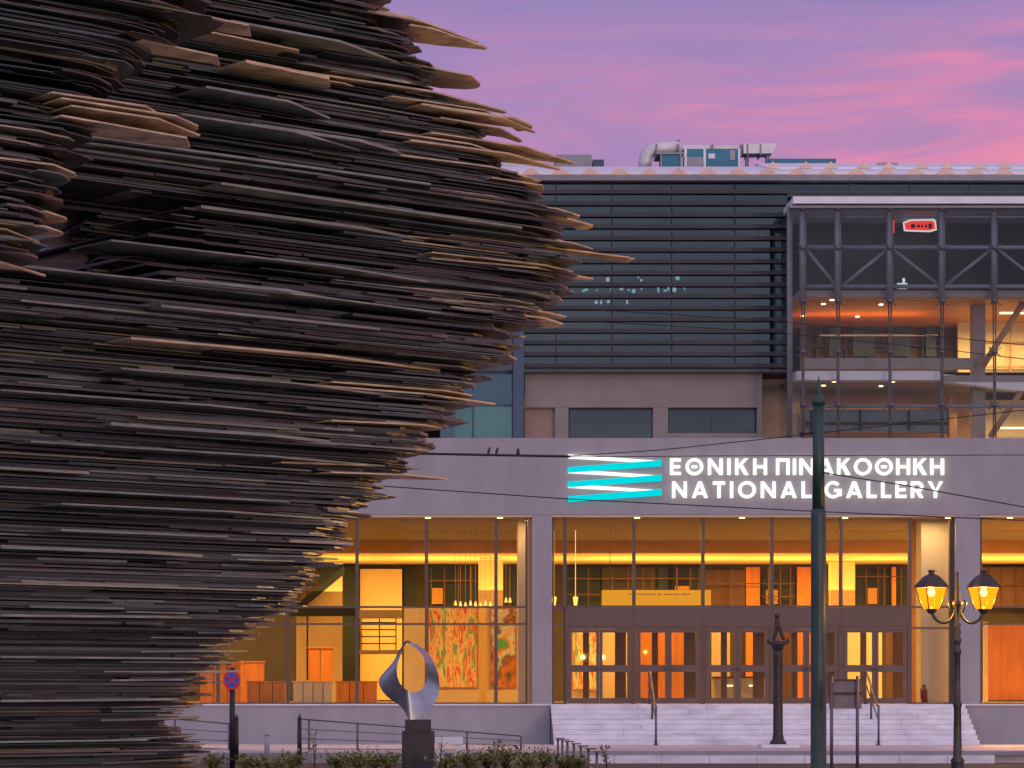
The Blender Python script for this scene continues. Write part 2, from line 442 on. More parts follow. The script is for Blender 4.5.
# inner vestibule screens seen through the doors
m_ = MB()
for i in range(5):
    for k in range(2):
        q = 565+69*i+ (18 if k == 0 else 50) + (1.5 if i > 2 else 0)
        m_.pbox(q,q+ (6 if k == 0 else 11),628,702,D+4.2,.1)
m_.pbox(566,910,622,628,D+4.2,.12)
part('vestibule_screen', m_, 'bronze_frame')
for p0,p1,mm in ((636,690,'orange_timber'),(795,838,'orange_timber'),(842,882,'cream_wall'),(712,730,'cream_wall'),(765,792,'dark_timber'),(886,908,'dark_timber')):
    rear(p0,p1,630,702,mm,'partition',Y=D+8,d=.15)
rear(571,600,612,702,'cream_wall','partition',Y=D+9.2,d=.15)
rear(601,628,625,702,'cream_wall','partition',Y=D+9.2,d=.15)
rear(984,1080,625,700,'orange_timber','partition',Y=D+6,d=.15)
rear(984,988,622,703,'cream_wall','partition',Y=D+5,d=.15)
rear(915,921,626,703,'orange_timber','partition',Y=D+7,d=.15)

# ---- upper storey
U = 92.0
UX0, UX1 = ax(-120,U), ax(1190,U)
part('upper_core', MB().box(UX0,UX1,U+9,U+9.4,zf1-.3,az(181,U)), 'dark_wall')
part('upper_end_wall', MB().box(UX0-.3,UX0,U,U+9.4,zf1-.3,az(181,U)), 'band_concrete')
part('upper_end_wall', MB().box(UX1,UX1+.3,U,U+9.4,zf1-.3,az(181,U)), 'band_concrete')
part('upper_roof', MB().box(UX0-.3,UX1+.3,U,U+9.4,az(180.6,U),az(179.4,U)), 'dark_steel')
part('eave', MB().pbox(-125,1195,174.6,180.4,U-.3,.6), 'steel_grey')
# concrete band with the window strip under it
part('concrete_band', MB().pbox(525,762,373,407.5,U,.5), 'band_concrete')
for p0,p1 in ((555,568.5),(653,668),(757,762)): part('pier', MB().pbox(p0,p1,407.6,440,U+.01,.45), 'band_concrete')
part('spandrel', MB().pbox(668,757,433,440,U+.02,.4), 'band_concrete')
part('infill_panel', MB().pbox(525,555,407.6,440,U+.2,.2), 'infill')
for p0,p1,y1_ in ((569,652.8,439),(668.2,712,432.9),(712,756.8,432.9)): bay(p0,p1,408,y1_,(),Y=U+.25,m='dark_steel',gl='smoked_glass',w=1)
# dark plant screen between the band and the glass box
part('recess_wall', MB().pbox(762,800,372,440,U+1.2,.3), 'grey_concrete_in')
# floor slab behind the louvres and room wall
part('gallery_floor', MB().box(UX0,ax(790,U),U+.6,U+9,az(372,U)-.1,az(368,U)), 'dark_wall')
# upper glazing behind louvres, by bay
vb_all = [-120,-60,0,60,120,180,240,300,360,420,480,514,556,612,672,735,788,850,910,970,1030,1090,1150,1190]
vb = vb_all[:17]
for p0,p1 in zip(vb_all,vb_all[1:]):
    o = bay(p0,p1,181,371.5 if p0 < 788 else 197,(192,),Y=U+.02,m='dark_steel',gl='smoked_glass' if p0>=480 else 'blue_glass',w=.5)
# louvre screen panels: blades inside each panel
for p0,p1 in zip(vb[11:],vb[12:]):
    s_ = MB()
    for k in range(16):
        z = az(191.5+11.6*k,U-.05); xa = ax(p0+.1,U); xb = ax(p1-.1,U)
        s_.box(xa,xb,U-.09,U+.012,z-.07,z+.06)
    s_.pbox(p0,p0+.6,181,372,U-.045,.06)
    part('louvre_screen', s_, 'louvre_metal')
part('screen_rail', MB().pbox(514,790,369.5,372.4,U-.3,.7), 'dark_steel')
# reflections of lit windows in the louvred glass, made as small glowing panels
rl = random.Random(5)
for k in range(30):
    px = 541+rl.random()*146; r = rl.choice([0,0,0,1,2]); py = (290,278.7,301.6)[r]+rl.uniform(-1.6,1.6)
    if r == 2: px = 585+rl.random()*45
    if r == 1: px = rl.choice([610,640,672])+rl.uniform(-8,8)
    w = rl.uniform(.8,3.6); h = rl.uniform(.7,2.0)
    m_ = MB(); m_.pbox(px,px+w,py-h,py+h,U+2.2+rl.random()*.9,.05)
    part('reflection_panel', m_, rl.choice(['reflection_cyan','reflection_white','reflection_cyan']))
m_ = MB()
for k in range(12): m_.pbox(674.5,677,298+k*6,300+k*6,U+.9,.05)
part('light_strip', m_, 'pale_card')
# glazed corner left of the band
for p0,p1 in ((440,473),(473,513)):
    o = bay(p0,p1,372,440,(405,),Y=U+.1,m='blue_dark',gl='blue_glass',w=1.2)
part('corner_post', MB().pbox(513.2,524,318,440,U-.35,.3), 'blue_dark')
part('corner_room_wall', MB().pbox(455,513,404,440,U+2,.2), 'cream_wall')
part('corner_ceiling', MB().pbox(440,513,385,404,U+2.4,.2), 'grey_concrete_in')
# ---- roof with sawtooth skylights
UE = U-.25
def roof_tier(xa, xb, Ya, ya, Yb, yb):
    rf = MB(); za, zb_ = az(ya,Ya), az(yb,Yb)
    rf._add([(xa,Ya,za),(xb,Ya,za),(xb,Yb,zb_),(xa,Yb,zb_),(xa,Ya,za+.1),(xb,Ya,za+.1),(xb,Yb,zb_+.1),(xa,Yb,zb_+.1)],
        [(3,2,1,0),(4,5,6,7),(0,1,5,4),(2,3,7,6),(0,4,7,3),(1,2,6,5)])
    return part('roof', rf, 'roof_white')
roof = roof_tier(UX0, UX1, UE, 174.4, U+5.2, 169.5)
roof_tier(ax(768,U+2.6), UX1, U+2.6, 170, U+6.2, 166)
part('roof_riser', MB().box(ax(768,U+2.6),UX1,U+2.62,U+2.8,az(171.5,U+2.6),az(169.4,U+2.6)), 'roof_white', roof)
def gable(px, yb, yt, hw, Y, L_):
    s_ = MB()
    a = ax(px-hw,Y); c = ax(px+hw,Y); m0 = ax(px,Y); zb_ = az(yb,Y); zt_ = az(yt,Y)
    s_._add([(a,Y,zb_),(c,Y,zb_),(m0,Y+.02,zt_),(a,Y+L_,zb_),(c,Y+L_,zb_),(m0,Y+L_,zt_)],[(0,1,2)],1)
    s_._add([(a,Y,zb_),(c,Y,zb_),(m0,Y+.02,zt_),(a,Y+L_,zb_),(c,Y+L_,zb_),(m0,Y+L_,zt_)],[(0,2,5,3),(1,4,5,2),(3,5,4),(0,3,4,1)],0)
    return part('skylight', s_, ['roof_white','gable_glow'], roof)
for k in range(-14,26):
    px = 590+29.6*k
    if -80 < px < 1180: gable(px,175.0,167.2,11.5,UE-.03,3.2)
for k in range(-10,20):
    px = 775+29*k
    if -80 < px < 1180: (gable(px+ (2 if k%2 else -2),168.2,161.2,6.5,U+2.55,2.2) if px > 772 else None)

# ---- projecting glass box on the right
B = 89.8
part('box_roof', MB().box(ax(792,B),ax(1190,B),B-.3,U+1.5,az(205,B),az(198,B)), 'roof_white')
part('box_roof_edge', MB().pbox(790,1190,205.2,208,B-.2,.4), 'steel_grey')
# room volumes
part('upper_room_wall', MB().pbox(800,1190,206,288,B+3.5,.2), 'dark_wall')
part('truss_floor', MB().box(ax(800,B),ax(1190,B),B+.3,U+6,az(296,B),az(289,B)), 'grey_concrete_in')
part('soffit', MB().box(ax(800,B),ax(1190,B),B+.35,U+7.5,az(297.3,B),az(296.2,B)), 'orange_timber')
part('reading_room_wall', MB().pbox(800,975,300,372,B+7.5,.2), 'shelf_books')
m_ = MB()
for px in (816,826,845,867,889,905,922,940,955): m_.pbox(px,px+2,306,366,B+7.2,.2)
for py in (322,345): m_.pbox(800,960,py,py+2,B+7.2,.25)
part('bookshelf', m_, 'dark_timber')
for px,w in ((829,10),(853,22),(893,18),(926,10)): part('wall_panel', MB().pbox(px,px+w,325,356,B+7.1,.1), 'blue_dark')
part('parapet', MB().pbox(803,972,358,369,B+1.2,.25), 'grey_concrete_in')
part('handrail', MB().pbox(820,938,334.5,336.0,B+1.4,.06), 'brass')
part('floor_slab', MB().pbox(796,940,371,380,B+.35,.6), 'pale_card')
part('floor_slab_deck', MB().box(ax(796,B),ax(1190,B),B+.96,U+6,az(378,B),az(372,B)), 'grey_concrete_in')
m_ = MB(); m_.vprism([(ax(930,B+1),az(380,B+1)),(ax(942,B+1),az(374,B+1)),(ax(1030,B+1),az(382,B+1)),(ax(1120,B+1),az(390,B+1)),(ax(1120,B+1),az(400,B+1)),(ax(1030,B+1),az(392,B+1))],B+1.0,B+1.5)
part('slanted_beam', m_, 'pale_card')
part('lower_wall', MB().pbox(800,972,384,440,B+4.5,.2), 'bulkhead')
for p0,p1 in ((803,838),(839,890),(891,950)): bay(p0,p1,408,433,(),Y=B+3.0,m='dark_timber',gl='smoked_glass',w=1)
part('pier', MB().pbox(950,957,395,440,B+2.8,.5), 'bulkhead')
part('column', MB().pbox(973,985.5,300,440,B+1.7,.5), 'grey_concrete_in')
part('lit_wall', MB().pbox(958,1190,300,372,B+6.2,.2), 'cream_wall')
part('lit_wall', MB().pbox(985,1190,400,440,B+4.2,.2), 'cream_wall')
m_ = MB()
for py in (320,341,366): m_.pbox(986,1100,py,py+1.4,B+6,.08)
for px in (1010,1050): m_.pbox(px,px+1.4,300,372,B+5.95,.08)
part('lit_wall_grid', m_, 'bulkhead')
for p0,p1,py in ((1000,1030,307),(1000,1030,312),(1001,1040,427)): part('tube_light', MB().pbox(p0,p1,py,py+1.8,B+3.5,.08), 'tube_light')
# ceiling spots in the box
for px,py,Y in ((823.5,304,B+2.5),(881,304.5,B+2.5),(832,300,B+1),(857.5,316.5,B+6),(803,316,B+6.8)):
    z = az(297.3,B)-.012
    Yc = F*(z-CZ)/(VY-py)
    m_ = MB(); m_.lathe([(.075,z-.02),(.075,z+.011)], ax(px,Yc), Yc, 12); part('downlight', m_, 'downlight')
z = az(378,B)-.012
for px,py in ((823.5,385.5),(881,386),(834,381.5),(893,381.5)):
    Yc = F*(z-CZ)/(VY-py); m_ = MB(); m_.lathe([(.07,z-.02),(.07,z+.011)], ax(px,Yc), Yc, 12); part('downlight', m_, 'downlight')
# truss
posts = (803,838,890,942,994.5,1047,1099,1151)
for px in posts:
    m_ = MB(); m_.tube([at(px-1,207,B),at(px-1,301,B)], .085, 10); m_.tube([at(px+1.6,207,B+.25),at(px+1.6,299,B+.25)], .055, 8)
    part('truss_post', m_, 'steel_grey')
    m_ = MB()
    for o_ in (-1.2,1.4): m_.tube([at(px+o_,299,B),at(px+o_*.55,405,B),at(px+o_,440,B)], .026, 6)
    part('tension_rod', m_, 'rail_metal')
    for py in (209,248,301,352,405):
        m_ = MB()
        c = at(px,py,B-.06)
        m_.lathe([(.02,c.z-.09),(.1,c.z-.05),(.1,c.z+.05),(.02,c.z+.09)], c.x, c.y, 10)
        for sx in (-1,1):
            for sz in (-1,1): m_.tube([c, c+Vector((sx*.2,-.05,sz*.14))], .018, 6)
        part('spider_fitting', m_, 'rail_metal')
m_ = MB(); m_.tube([at(789,207,B+.1),at(789,440,B+.1)], .07, 8); m_.tube([at(791.5,210,B+.1),at(791.5,440,B+.1)], .03, 6); part('corner_post', m_, 'steel_grey')
for py,r in ((247.5,.075),(286.5,.07),(406,.055),(217,.04)):
    m_ = MB(); m_.tube([at(800,py,B+.12),at(1190,py,B+.12)], r, 8); part('truss_chord', m_, 'steel_grey')
for (xa,ya),(xb,yb_) in (((805,248),(836,286)),((842,286),(888,249)),((892,249),(940,286)),((945,286),(992,249)),((997,249),(1045,286)),((1049,286),(1097,249))):
    m_ = MB(); m_.tube([at(xa,ya,B+.12),at(xb,yb_,B+.12)], .06, 8); part('brace', m_, 'steel_grey')
for (xa,ya),(xb,yb_) in (((1030,292),(983,366)),((1035,372),(990,437))):
    m_ = MB(); m_.tube([at(xa,ya,B+1.2),at(xb,yb_,B+1.2)], .10, 8); part('strut', m_, 'bulkhead')
for p0,p1 in zip((791,)+posts[1:], posts[1:]+(1190,)):
    for y0_,y1_ in ((209,247.5),(248,301),(301.6,352),(352.6,405),(405.6,440)):
        pane = part('pane', MB().pbox(p0+.3,p1-.3,y0_,y1_,B-.12,.012), 'upper_glass')
part('box_side_pane', MB().box(ax(789,B)-.02,ax(789,B),B,U,az(440,B),az(208,B)), 'upper_glass')

# real room lights
def area(name, loc, sx, sy, power, col=(1,.5,.1), rot=(0,0,0)):
    l = bpy.data.lights.new(name, 'AREA'); l.shape = 'RECTANGLE'; l.size = sx; l.size_y = sy; l.energy = power; l.color = col
    o = bpy.data.objects.new(name, l); COL.objects.link(o); o.location = loc; o.rotation_euler = rot
    return o
W = (1,.50,.09)
for xc in (-12,-5,2,9,15.5,22):
    area('ceiling_lamp', (xc,108.3,zb-.12), 5, .5, 460, W)
    area('cove_lamp', (xc,106.5,zb-1.2), 6, 3.2, 330, W, (math.pi,0,0))
for xc, pw in ((-9,560),(-3,420),(1,460),(7.5,480),(13,520),(20,2300)):
    area('ceiling_lamp', (xc,94.5,zt-.05), 3, .5, pw, W)
for px, pw in ((523,30),(936,42)):
    area('downlight_lamp', (ax(px,D),D+.55,zt-.04), .6, .2, pw, (1,.62,.25))
area('ceiling_lamp', (ax(880,B),B+4,az(300,B)-.1), 4, .5, 75, (1,.5,.15))
area('ceiling_lamp', (ax(1040,B),B+4,az(303,B)-.1), 4, .5, 330, (1,.68,.22))
area('ceiling_lamp', (ax(880,B),B+2.4,az(384,B)-.1), 4, .5, 60, (1,.5,.14))
area('ceiling_lamp', (ax(1040,B),B+2.6,az(401,B)-.1), 4, .5, 90, (1,.6,.18))
area('cove_lamp', (ax(880,B),B+4,az(318,B)), 4, .4, 38, (1,.36,.08), (math.pi,0,0))
area('ceiling_lamp', (ax(490,U),U+1,az(392,U)), 1.5, .5, 25, (1,.7,.35))

# ------------------------------------------------------------------ entrance steps + handrails
st = thing('entrance_steps', 'broad flight of pale marble steps rising to the gallery doors', 'steps', (11,86.5,0))
sx0, sx1 = ax(550,D)+.01, ax(963.5,D)
for k in range(8):
    h = fl/8
    m_ = MB()
    y0_ = D-2.56+.32*k
    for j in range(6):
        off = .5*(k%2)
        a = max(sx0, lerp(sx0,sx1,j/6)+off*1.1) if j else sx0; c = min(sx1, lerp(sx0,sx1,(j+1)/6)+off*1.1) if j < 5 else sx1
        m_.box(a+.003,c-.003,y0_,D+.25 if k == 7 else y0_+.36,h*k+.002,h*(k+1)-.003)
    part('step', m_, 'marble', st, bevel=.008)
part('landing', MB().box(sx0,sx1,D+.252,D+.555,.02,fl-.004), 'marble', st)
part('step_core', MB().box(sx0+.02,sx1-.02,D-.3,D+.2,.004,fl-.2), 'marble_dark', st)
def handrail(px, label):
    X = ax(px,D)
    t = thing('handrail', label, 'handrail', (X,D-1.2,fl/2), 'handrails on the entrance steps')
    za = fl+1.0; zb_ = 1.2
    m_ = MB()
    m_.tube([(X,D+.0,za-.15),(X,D+.0,za),(X,D-.3,za),(X,D-2.3,zb_+.02),(X,D-2.6,zb_),(X,D-2.6,zb_-.12)], .032, 10); part('rail', m_, 'rail_metal', t)
    m_ = MB(); m_.tube([(X,D-.25,za-.42),(X,D-2.5,zb_-.4)], .022, 8); part('rail', m_, 'rail_metal', t)
    for Y_, z0_, z1_ in ((D-.12,fl-.004,za),(D-1.2,fl*.625-.01,lerp(za,zb_,.46)),(D-2.6,.0,zb_)):
        m_ = MB(); m_.tube([(X,Y_,z0_),(X,Y_,z1_)], .034, 8); m_.lathe([(.07,z0_),(.07,z0_+.02)],X,Y_,10); part('post', m_, 'rail_metal', t)
handrail(649,'thin metal handrail on the left half of the marble steps')
handrail(865,'thin metal handrail on the right half of the marble steps, behind the two-post board')

# ------------------------------------------------------------------ illuminated sign
sg = thing('illuminated_sign', 'glowing white Greek and English lettering with white and turquoise zigzag stripes on the stone fascia', 'sign', at(755,500,D-.12))
SY = D-.12
def stripe(pts, m, dy):
    s_ = MB(); s_.vprism([(ax(x,SY),az(y,SY)) for x,y in pts], SY-dy, SY+.06-dy); part('stripe', s_, m, sg)
for k in range(3):
    y = 454.3+14.7*k
    stripe([(568,y),(568,y+4.0),(640,y+8.2),(661,y+6.6)], 'sign_white', 0)
for k in range(3):
    y = 460.0+14.6*k
    stripe([(568,y+7.2),(568,y+12.8),(661.5,y+6.2),(661.5,y)], 'sign_cyan', .012+.002*k)
part('backing_rail', MB().pbox(570,660,455,500,D-.058,.03), 'fascia_stone', sg) if False else None
SW = .195
LW = {'E':.66,'N':.9,'I':SW,'K':.82,'H':.84,'P':.82,'A':.98,'O':1.08,'Q':1.08,'T':.74,'L':.60,'G':1.04,'R':.76,'Y':.92}
GREEK = {'Ε':'E','Θ':'Q','Ν':'N','Ι':'I','Κ':'K','Η':'H','Π':'P','Α':'A','Ο':'O'}
def glyph(c):
    w = LW[c]; o = []
    def bar(x0,x1,z0,z1): o.append([(x0,z0),(x1,z0),(x1,z1),(x0,z1)])
    def dg(x0,z0,x1,z1,h=SW*1.12): o.append([(x0,z0),(x0+h,z0),(x1+h,z1),(x1,z1)])
    def arc(cx,cz,rx,rz,a0,a1,n=22):
        for i in range(n):
            a = R(lerp(a0,a1,i/n)); b_ = R(lerp(a0,a1,(i+1)/n))
            o.append([(cx+rx*math.cos(a),cz+rz*math.sin(a)),(cx+rx*math.cos(b_),cz+rz*math.sin(b_)),(cx+(rx-SW)*math.cos(b_),cz+(rz-SW*.95)*math.sin(b_)),(cx+(rx-SW)*math.cos(a),cz+(rz-SW*.95)*math.sin(a))])
    if c == 'E': bar(0,SW,0,1); bar(SW,w,0,.19); bar(SW,w*.93,.41,.59); bar(SW,w,.81,1)
    if c == 'L': bar(0,SW,0,1); bar(SW,w,0,.19)
    if c == 'I': bar(0,SW,0,1)
    if c == 'H': bar(0,SW,0,1); bar(w-SW,w,0,1); bar(SW,w-SW,.41,.59)
    if c == 'P': bar(0,SW,0,1); bar(w-SW,w,0,1); bar(SW,w-SW,.81,1)
    if c == 'T': bar(0,w,.81,1); bar(w/2-SW/2,w/2+SW/2,0,.81)
    if c == 'N': bar(0,SW,0,1); bar(w-SW,w,0,1); o.append([(SW,1),(SW,.68),(w-SW,0),(w-SW,.32)])
    if c == 'K': bar(0,SW,0,1); o.append([(SW,.36),(SW,.62),(w-.28,1),(w-.02,1)]); o.append([(w-.27,0),(w,0),(.44,.66),(.28,.50)])
    if c == 'A': dg(0,0,w/2-SW*.56,1); dg(w-SW*1.12,0,w/2-SW*.56,1); bar(.26,w-.26,.2,.37)
    if c == 'Y': bar(w/2-SW/2,w/2+SW/2,0,.45); o.append([(w/2-SW/2,.40),(w/2+.02,.40),(SW*1.15,1),(0,1)][:]); o.append([(w/2-.02,.40),(w/2+SW/2,.40),(w,1),(w-SW*1.15,1)])
    if c in 'OQ': arc(w/2,.5,w/2,.52,0,360,36)
    if c == 'Q': bar(w*.34,w*.66,.41,.58)
    if c == 'G': arc(w/2,.5,w/2,.52,42,345,30); bar(w*.56,w,.37,.55); bar(w-SW,w,.12,.37)
    if c == 'R': bar(0,SW,0,1); arc(w-.33,.68,.33,.32,-90,90,14); bar(SW,w-.33,.82,1); bar(SW,w-.33,.36,.54); o.append([(w-.24,0),(w,0),(.52,.42),(.30,.42)])
    return o
def letters(text, px0, px1, py0, py1):
    cs = [GREEK.get(c,c) for c in text]
    k = az(py0,SY)-az(py1,SY); x = ax(px0,SY); z = az(py1,SY)
    gap = (ax(px1,SY)-x-sum(LW[c]*k for c in cs))/(len(cs)-1)
    for c in cs:
        m_ = MB()
        for i, pl_ in enumerate(glyph(c)):
            m_.vprism([(x+a*k,z+b_*k) for a,b_ in pl_], SY-.05-.0008*(i%3), SY+.04)
        part('letter', m_, 'sign_white', sg)
        x += LW[c]*k+gap
letters('ΕΘΝΙΚΗ', 670, 767, 458.5, 475)
letters('ΠΙΝΑΚΟΘΗΚΗ', 776, 944, 458.5, 475)
letters('NATIONAL', 672, 811.5, 481.5, 498)
letters('GALLERY', 824.5, 943, 481.5, 498)

# ------------------------------------------------------------------ things inside the lobby
def painting(px0,px1,py0,py1,Y,m,label,fr='orange_timber'):
    t = thing('painting', label, 'painting', at((px0+px1)/2,py1,Y), 'paintings in the lobby')
    part('canvas', MB().pbox(px0+1,px1-1,py0+1,py1-1,Y,.05), m, t)
    f = MB(); f.pbox(px0,px1,py0,py0+.9,Y-.02,.09); f.pbox(px0,px1,py1-.9,py1,Y-.02,.09); f.pbox(px0,px0+.9,py0+.9,py1-.9,Y-.02,.09); f.pbox(px1-.9,px1,py0+.9,py1-.9,Y-.02,.09)
    part('frame', f, fr, t)
part('display_wall', MB().pbox(426,479,606,703,103.4,.3), 'cream_wall')
part('display_wall', MB().pbox(486,517,606,703,103.4,.3), 'cream_wall')
painting(428,478,606,688,103.3,'canvas_bright','large bright abstract canvas of red and yellow upright daubs, left of the narrow one')
painting(490,516.5,608,688,103.3,'canvas_dim','tall narrow dark and orange abstract canvas beside the cream column')
painting(572,599,625,690,D+9.1,'canvas_bright','abstract canvas seen through the leftmost gallery door')
for i in range(11):
    px = 455.5+5*i; py = 603+ (i%3)*.7
    Y = 97.0
    if i >= 9: px = 506+ (i-9)*4; py = 600
    t = thing('pendant_lamp', 'small glowing cone pendant lamp in the row over the bright abstract canvas', 'pendant lamp', at(px,py,Y), 'pendant lamps over the paintings')
    c = at(px,py,Y); 
    m_ = MB(); m_.lathe([(.055,c.z-.08),(.02,c.z+.08)],c.x,c.y,10); part('lamp_shade', m_, 'pendant_glow', t)
    m_ = MB(); m_.tube([(c.x,c.y,c.z+.08),(c.x,c.y,zt+.02)], .005, 5); part('cord', m_, 'bulkhead', t)
for px,lb in ((554,'glowing cup pendant lamp just right of the stone pillar, first of two'),(575.5,'glowing cup pendant lamp above the leftmost gallery door')):
    c = at(px,601,95)
    t = thing('pendant_lamp', lb, 'pendant lamp', c, 'cup pendant lamps above the doors')
    m_ = MB(); m_.lathe([(.05,c.z-.15),(.09,c.z+.12),(.03,c.z+.16)],c.x,c.y,12); part('lamp_shade', m_, 'pendant_glow', t)
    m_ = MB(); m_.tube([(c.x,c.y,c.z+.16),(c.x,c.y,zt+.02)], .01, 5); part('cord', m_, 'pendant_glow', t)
# reception desks / crates of timber
def counter(px0,px1,py0,Y,label,m='orange_timber',n=3,d=1.0):
    t = thing('timber_counter', label, 'counter', (ax((px0+px1)/2,Y),Y+d/2,fl-.004), 'timber counters in the lobby')
    for i in range(n):
        a = lerp(ax(px0,Y),ax(px1,Y),i/n); c = lerp(ax(px0,Y),ax(px1,Y),(i+1)/n)
        part('front_panel', MB().box(a+.01,c-.01,Y,Y+d,fl-.003,az(py0,Y)-.05), m, t, bevel=.01)
    part('top', MB().box(ax(px0,Y)-.03,ax(px1,Y)+.03,Y-.04,Y+d+.04,az(py0,Y)-.049,az(py0,Y)), m, t)
counter(200,241,662,95,'low dark orange timber counter furthest left, partly behind the glass sculpture')
counter(247,285,681,92,'long low orange timber counter right behind the round traffic sign')
counter(293,333,681,91.5,'brightly lit yellow timber counter under the tall timber screen','cream_wall',4)
counter(308,333,647,97,'tall orange timber screen behind the yellow counter',n=2,d=.4)
counter(240,263,661,98,'taller orange timber counter above the long low one',n=1)
counter(336,377,681,94,'orange timber bench beside the metal ring sculpture',n=3)
t = thing('lit_notice_board', 'long glowing orange board of faint lettering hanging over the middle doors', 'notice board', at(657,607,D+6))
part('board', MB().pbox(602,711,590,610,D+6,.1), 'lit_board', t)
m_ = MB()
rr = random.Random(3); x = 628
while x < 690:
    w = rr.uniform(.8,2.0); m_.pbox(x,x+w,593.6,595.0,D+5.985,.012); x += w+.9 + (2 if rr.random()<.15 else 0)
part('lettering', m_, 'bulkhead', t)
m_ = MB(); m_.tube([at(610,590,D+6.05),at(610,590-(590-525),D+6.05)],.012,5); m_.tube([at(703,590,D+6.05),at(703,525,D+6.05)],.012,5); part('hanger', m_, 'bronze_frame', t)
# fire extinguisher by the right door
c = at(924.5,702,D+1.2)
t = thing('fire_extinguisher', 'red fire extinguisher standing behind the glass right of the doors', 'fire extinguisher', (c.x,c.y,fl-.004))
m_ = MB(); m_.lathe([(.1,fl),(.1,fl+.4),(.07,fl+.47),(.03,fl+.5)],c.x,c.y,14); part('cylinder', m_, 'red_paint', t)
m_ = MB(); m_.lathe([(.03,fl+.5),(.035,fl+.56)],c.x,c.y,8); m_.box(c.x-.09,c.x+.03,c.y-.02,c.y+.02,fl+.56,fl+.6); part('handle', m_, 'black_metal', t)
m_ = MB(); m_.tube([(c.x,c.y-.02,fl+.54),(c.x-.13,c.y-.05,fl+.48),(c.x-.12,c.y-.06,fl+.15)],.015,6); part('hose', m_, 'black_metal', t)
# reception desks seen through middle doors
for px0,px1,label in ((714,737,'pale grey reception desk seen through the middle gallery door'),(741,768,'grey reception desk with a light strip right of the pale one')):
    Y = D+6.8
    t = thing('reception_desk', label, 'desk', (ax((px0+px1)/2,Y),Y+.4,fl-.004), 'reception desks')
    part('desk_front', MB().box(ax(px0,Y),ax(px1,Y),Y,Y+.7,fl-.003,az(678,Y)), 'grey_paint', t, bevel=.01)
    part('desk_top', MB().box(ax(px0,Y)-.05,ax(px1,Y)+.05,Y-.05,Y+.75,az(678,Y)+.001,az(676.5,Y)), 'dark_timber', t)
    part('light_strip', MB().pbox(px0+8,px1-4,685,686.3,Y-.03,.02), 'tube_light', t)
# reflection of a red sign in the upper glass, built as glowing shapes
t = thing('red_sign_reflection', 'glowing stand-in for the reflection of a small red sign with a pale outline in the upper glass box', 'sign', at(919,232,B+2.5))
Y = B+2.5
out = [(903,222),(910,219.5),(934,219),(936,221),(937,230),(930,232),(912,231.5),(904,231)]
inn = [(904.5,223.2),(911,221.2),(932.5,220.8),(934.5,222.5),(935,228.8),(929,230.5),(912,230),(905.5,229.6)]
part('outline', MB().vprism([(ax(x,Y),az(y,Y)) for x,y in out], Y, Y+.04), 'reflection_pale', t)
part('panel', MB().vprism([(ax(x,Y),az(y,Y)) for x,y in inn], Y-.03, Y-.002), 'reflection_red', t)
m_ = MB()
for px,w,h in ((911,4,4),(917,3,2.5),(921,2.2,2.5),(925,2.2,3),(928.5,3.5,5)): m_.pbox(px,px+w,226-h/2,226+h/2,Y-.045,.012)
part('lettering', m_, 'dark_wall', t)
m_ = MB(); m_.pbox(891.5,894.5,220,233,Y,.04); m_.pbox(940,942,221,232,Y,.04); part('side_glow', m_, 'reflection_red', t)
m_ = MB(); m_.tube([at(910,219.5,Y+.02),at(910,207,Y+.02)],.012,5); m_.tube([at(930,219.5,Y+.02),at(930,207,Y+.02)],.012,5); m_.pbox(892,942,225,225.6,Y+.045,.02); part('hanger', m_, 'steel_grey', t)  # hangers made up to hold the reflected sign shapes
# small lit monitor
t = thing('wall_lamp', 'small white lamp shining in the dark middle of the upper glass box', 'lamp', at(902,289,B+1))
m_ = MB(); m_.pbox(897.5,907.5,283,288.6,B+1,.1); part('diffuser', m_, 'lamp_white', t)
m_ = MB(); m_.pbox(903,905,278,282.9,B+1,.1); part('upright', m_, 'lamp_white', t)

# ------------------------------------------------------------------ roof plant
def rooftop(Y):
    pass
RY = U+6.0
zroof = az(170,RY)
t = thing('rooftop_air_unit', 'large blue air handling unit with a grey bay and pale frame on the roof', 'air unit', (ax(712,RY),RY+.8,zroof-1.0))
part('casing', MB().pbox(687,738,149.5,178,RY,1.6), 'blue_unit', t)
f = MB()
for px in (684.5,703.5,738): f.pbox(px,px+2.4,148.5,178,RY-.06,.1)
part('frame', f, 'roof_white', t)
part('grey_bay', MB().pbox(687,703,157,178,RY-.04,.03), 'grey_paint', t)
part('notice', MB().pbox(708.5,715,153.5,158.5,RY-.03,.02), 'pale_card', t)
part('door_panel', MB().pbox(730,735,150.5,160,RY-.03,.02), 'grey_paint', t)
t = thing('rooftop_air_unit', 'small blue air unit under the bend of the white roof duct', 'air unit', (ax(670,RY),RY+.6,zroof-1.0))
part('casing', MB().pbox(662,680,154,178,RY+.1,1.2), 'blue_unit', t)
f = MB()
for px in (660.5,680): f.pbox(px,px+1.6,153,178,RY+.04,.1)
f.pbox(657,684,152.5,154,RY+.02,1.4); part('frame', f, 'grey_paint', t)
t = thing('roof_duct', 'fat white ventilation duct bending down onto the gallery roof', 'duct', (ax(700,RY),RY+.9,zroof-1))
Yd = RY+2.0
m_ = MB()
pts = [at(645,180,Yd),at(645,162,Yd),at(647,155,Yd),at(652,150,Yd),at(660,148.3,Yd),at(682,148.3,Yd)]
m_.tube(pts,[.24,.24,.25,.25,.25,.25],14); part('bend', m_, 'duct_white', t)
m_ = MB(); m_.pbox(682.5,742,145,149.2,Yd-.2,.6); part('duct_run', m_, 'duct_white', t, bevel=.02)
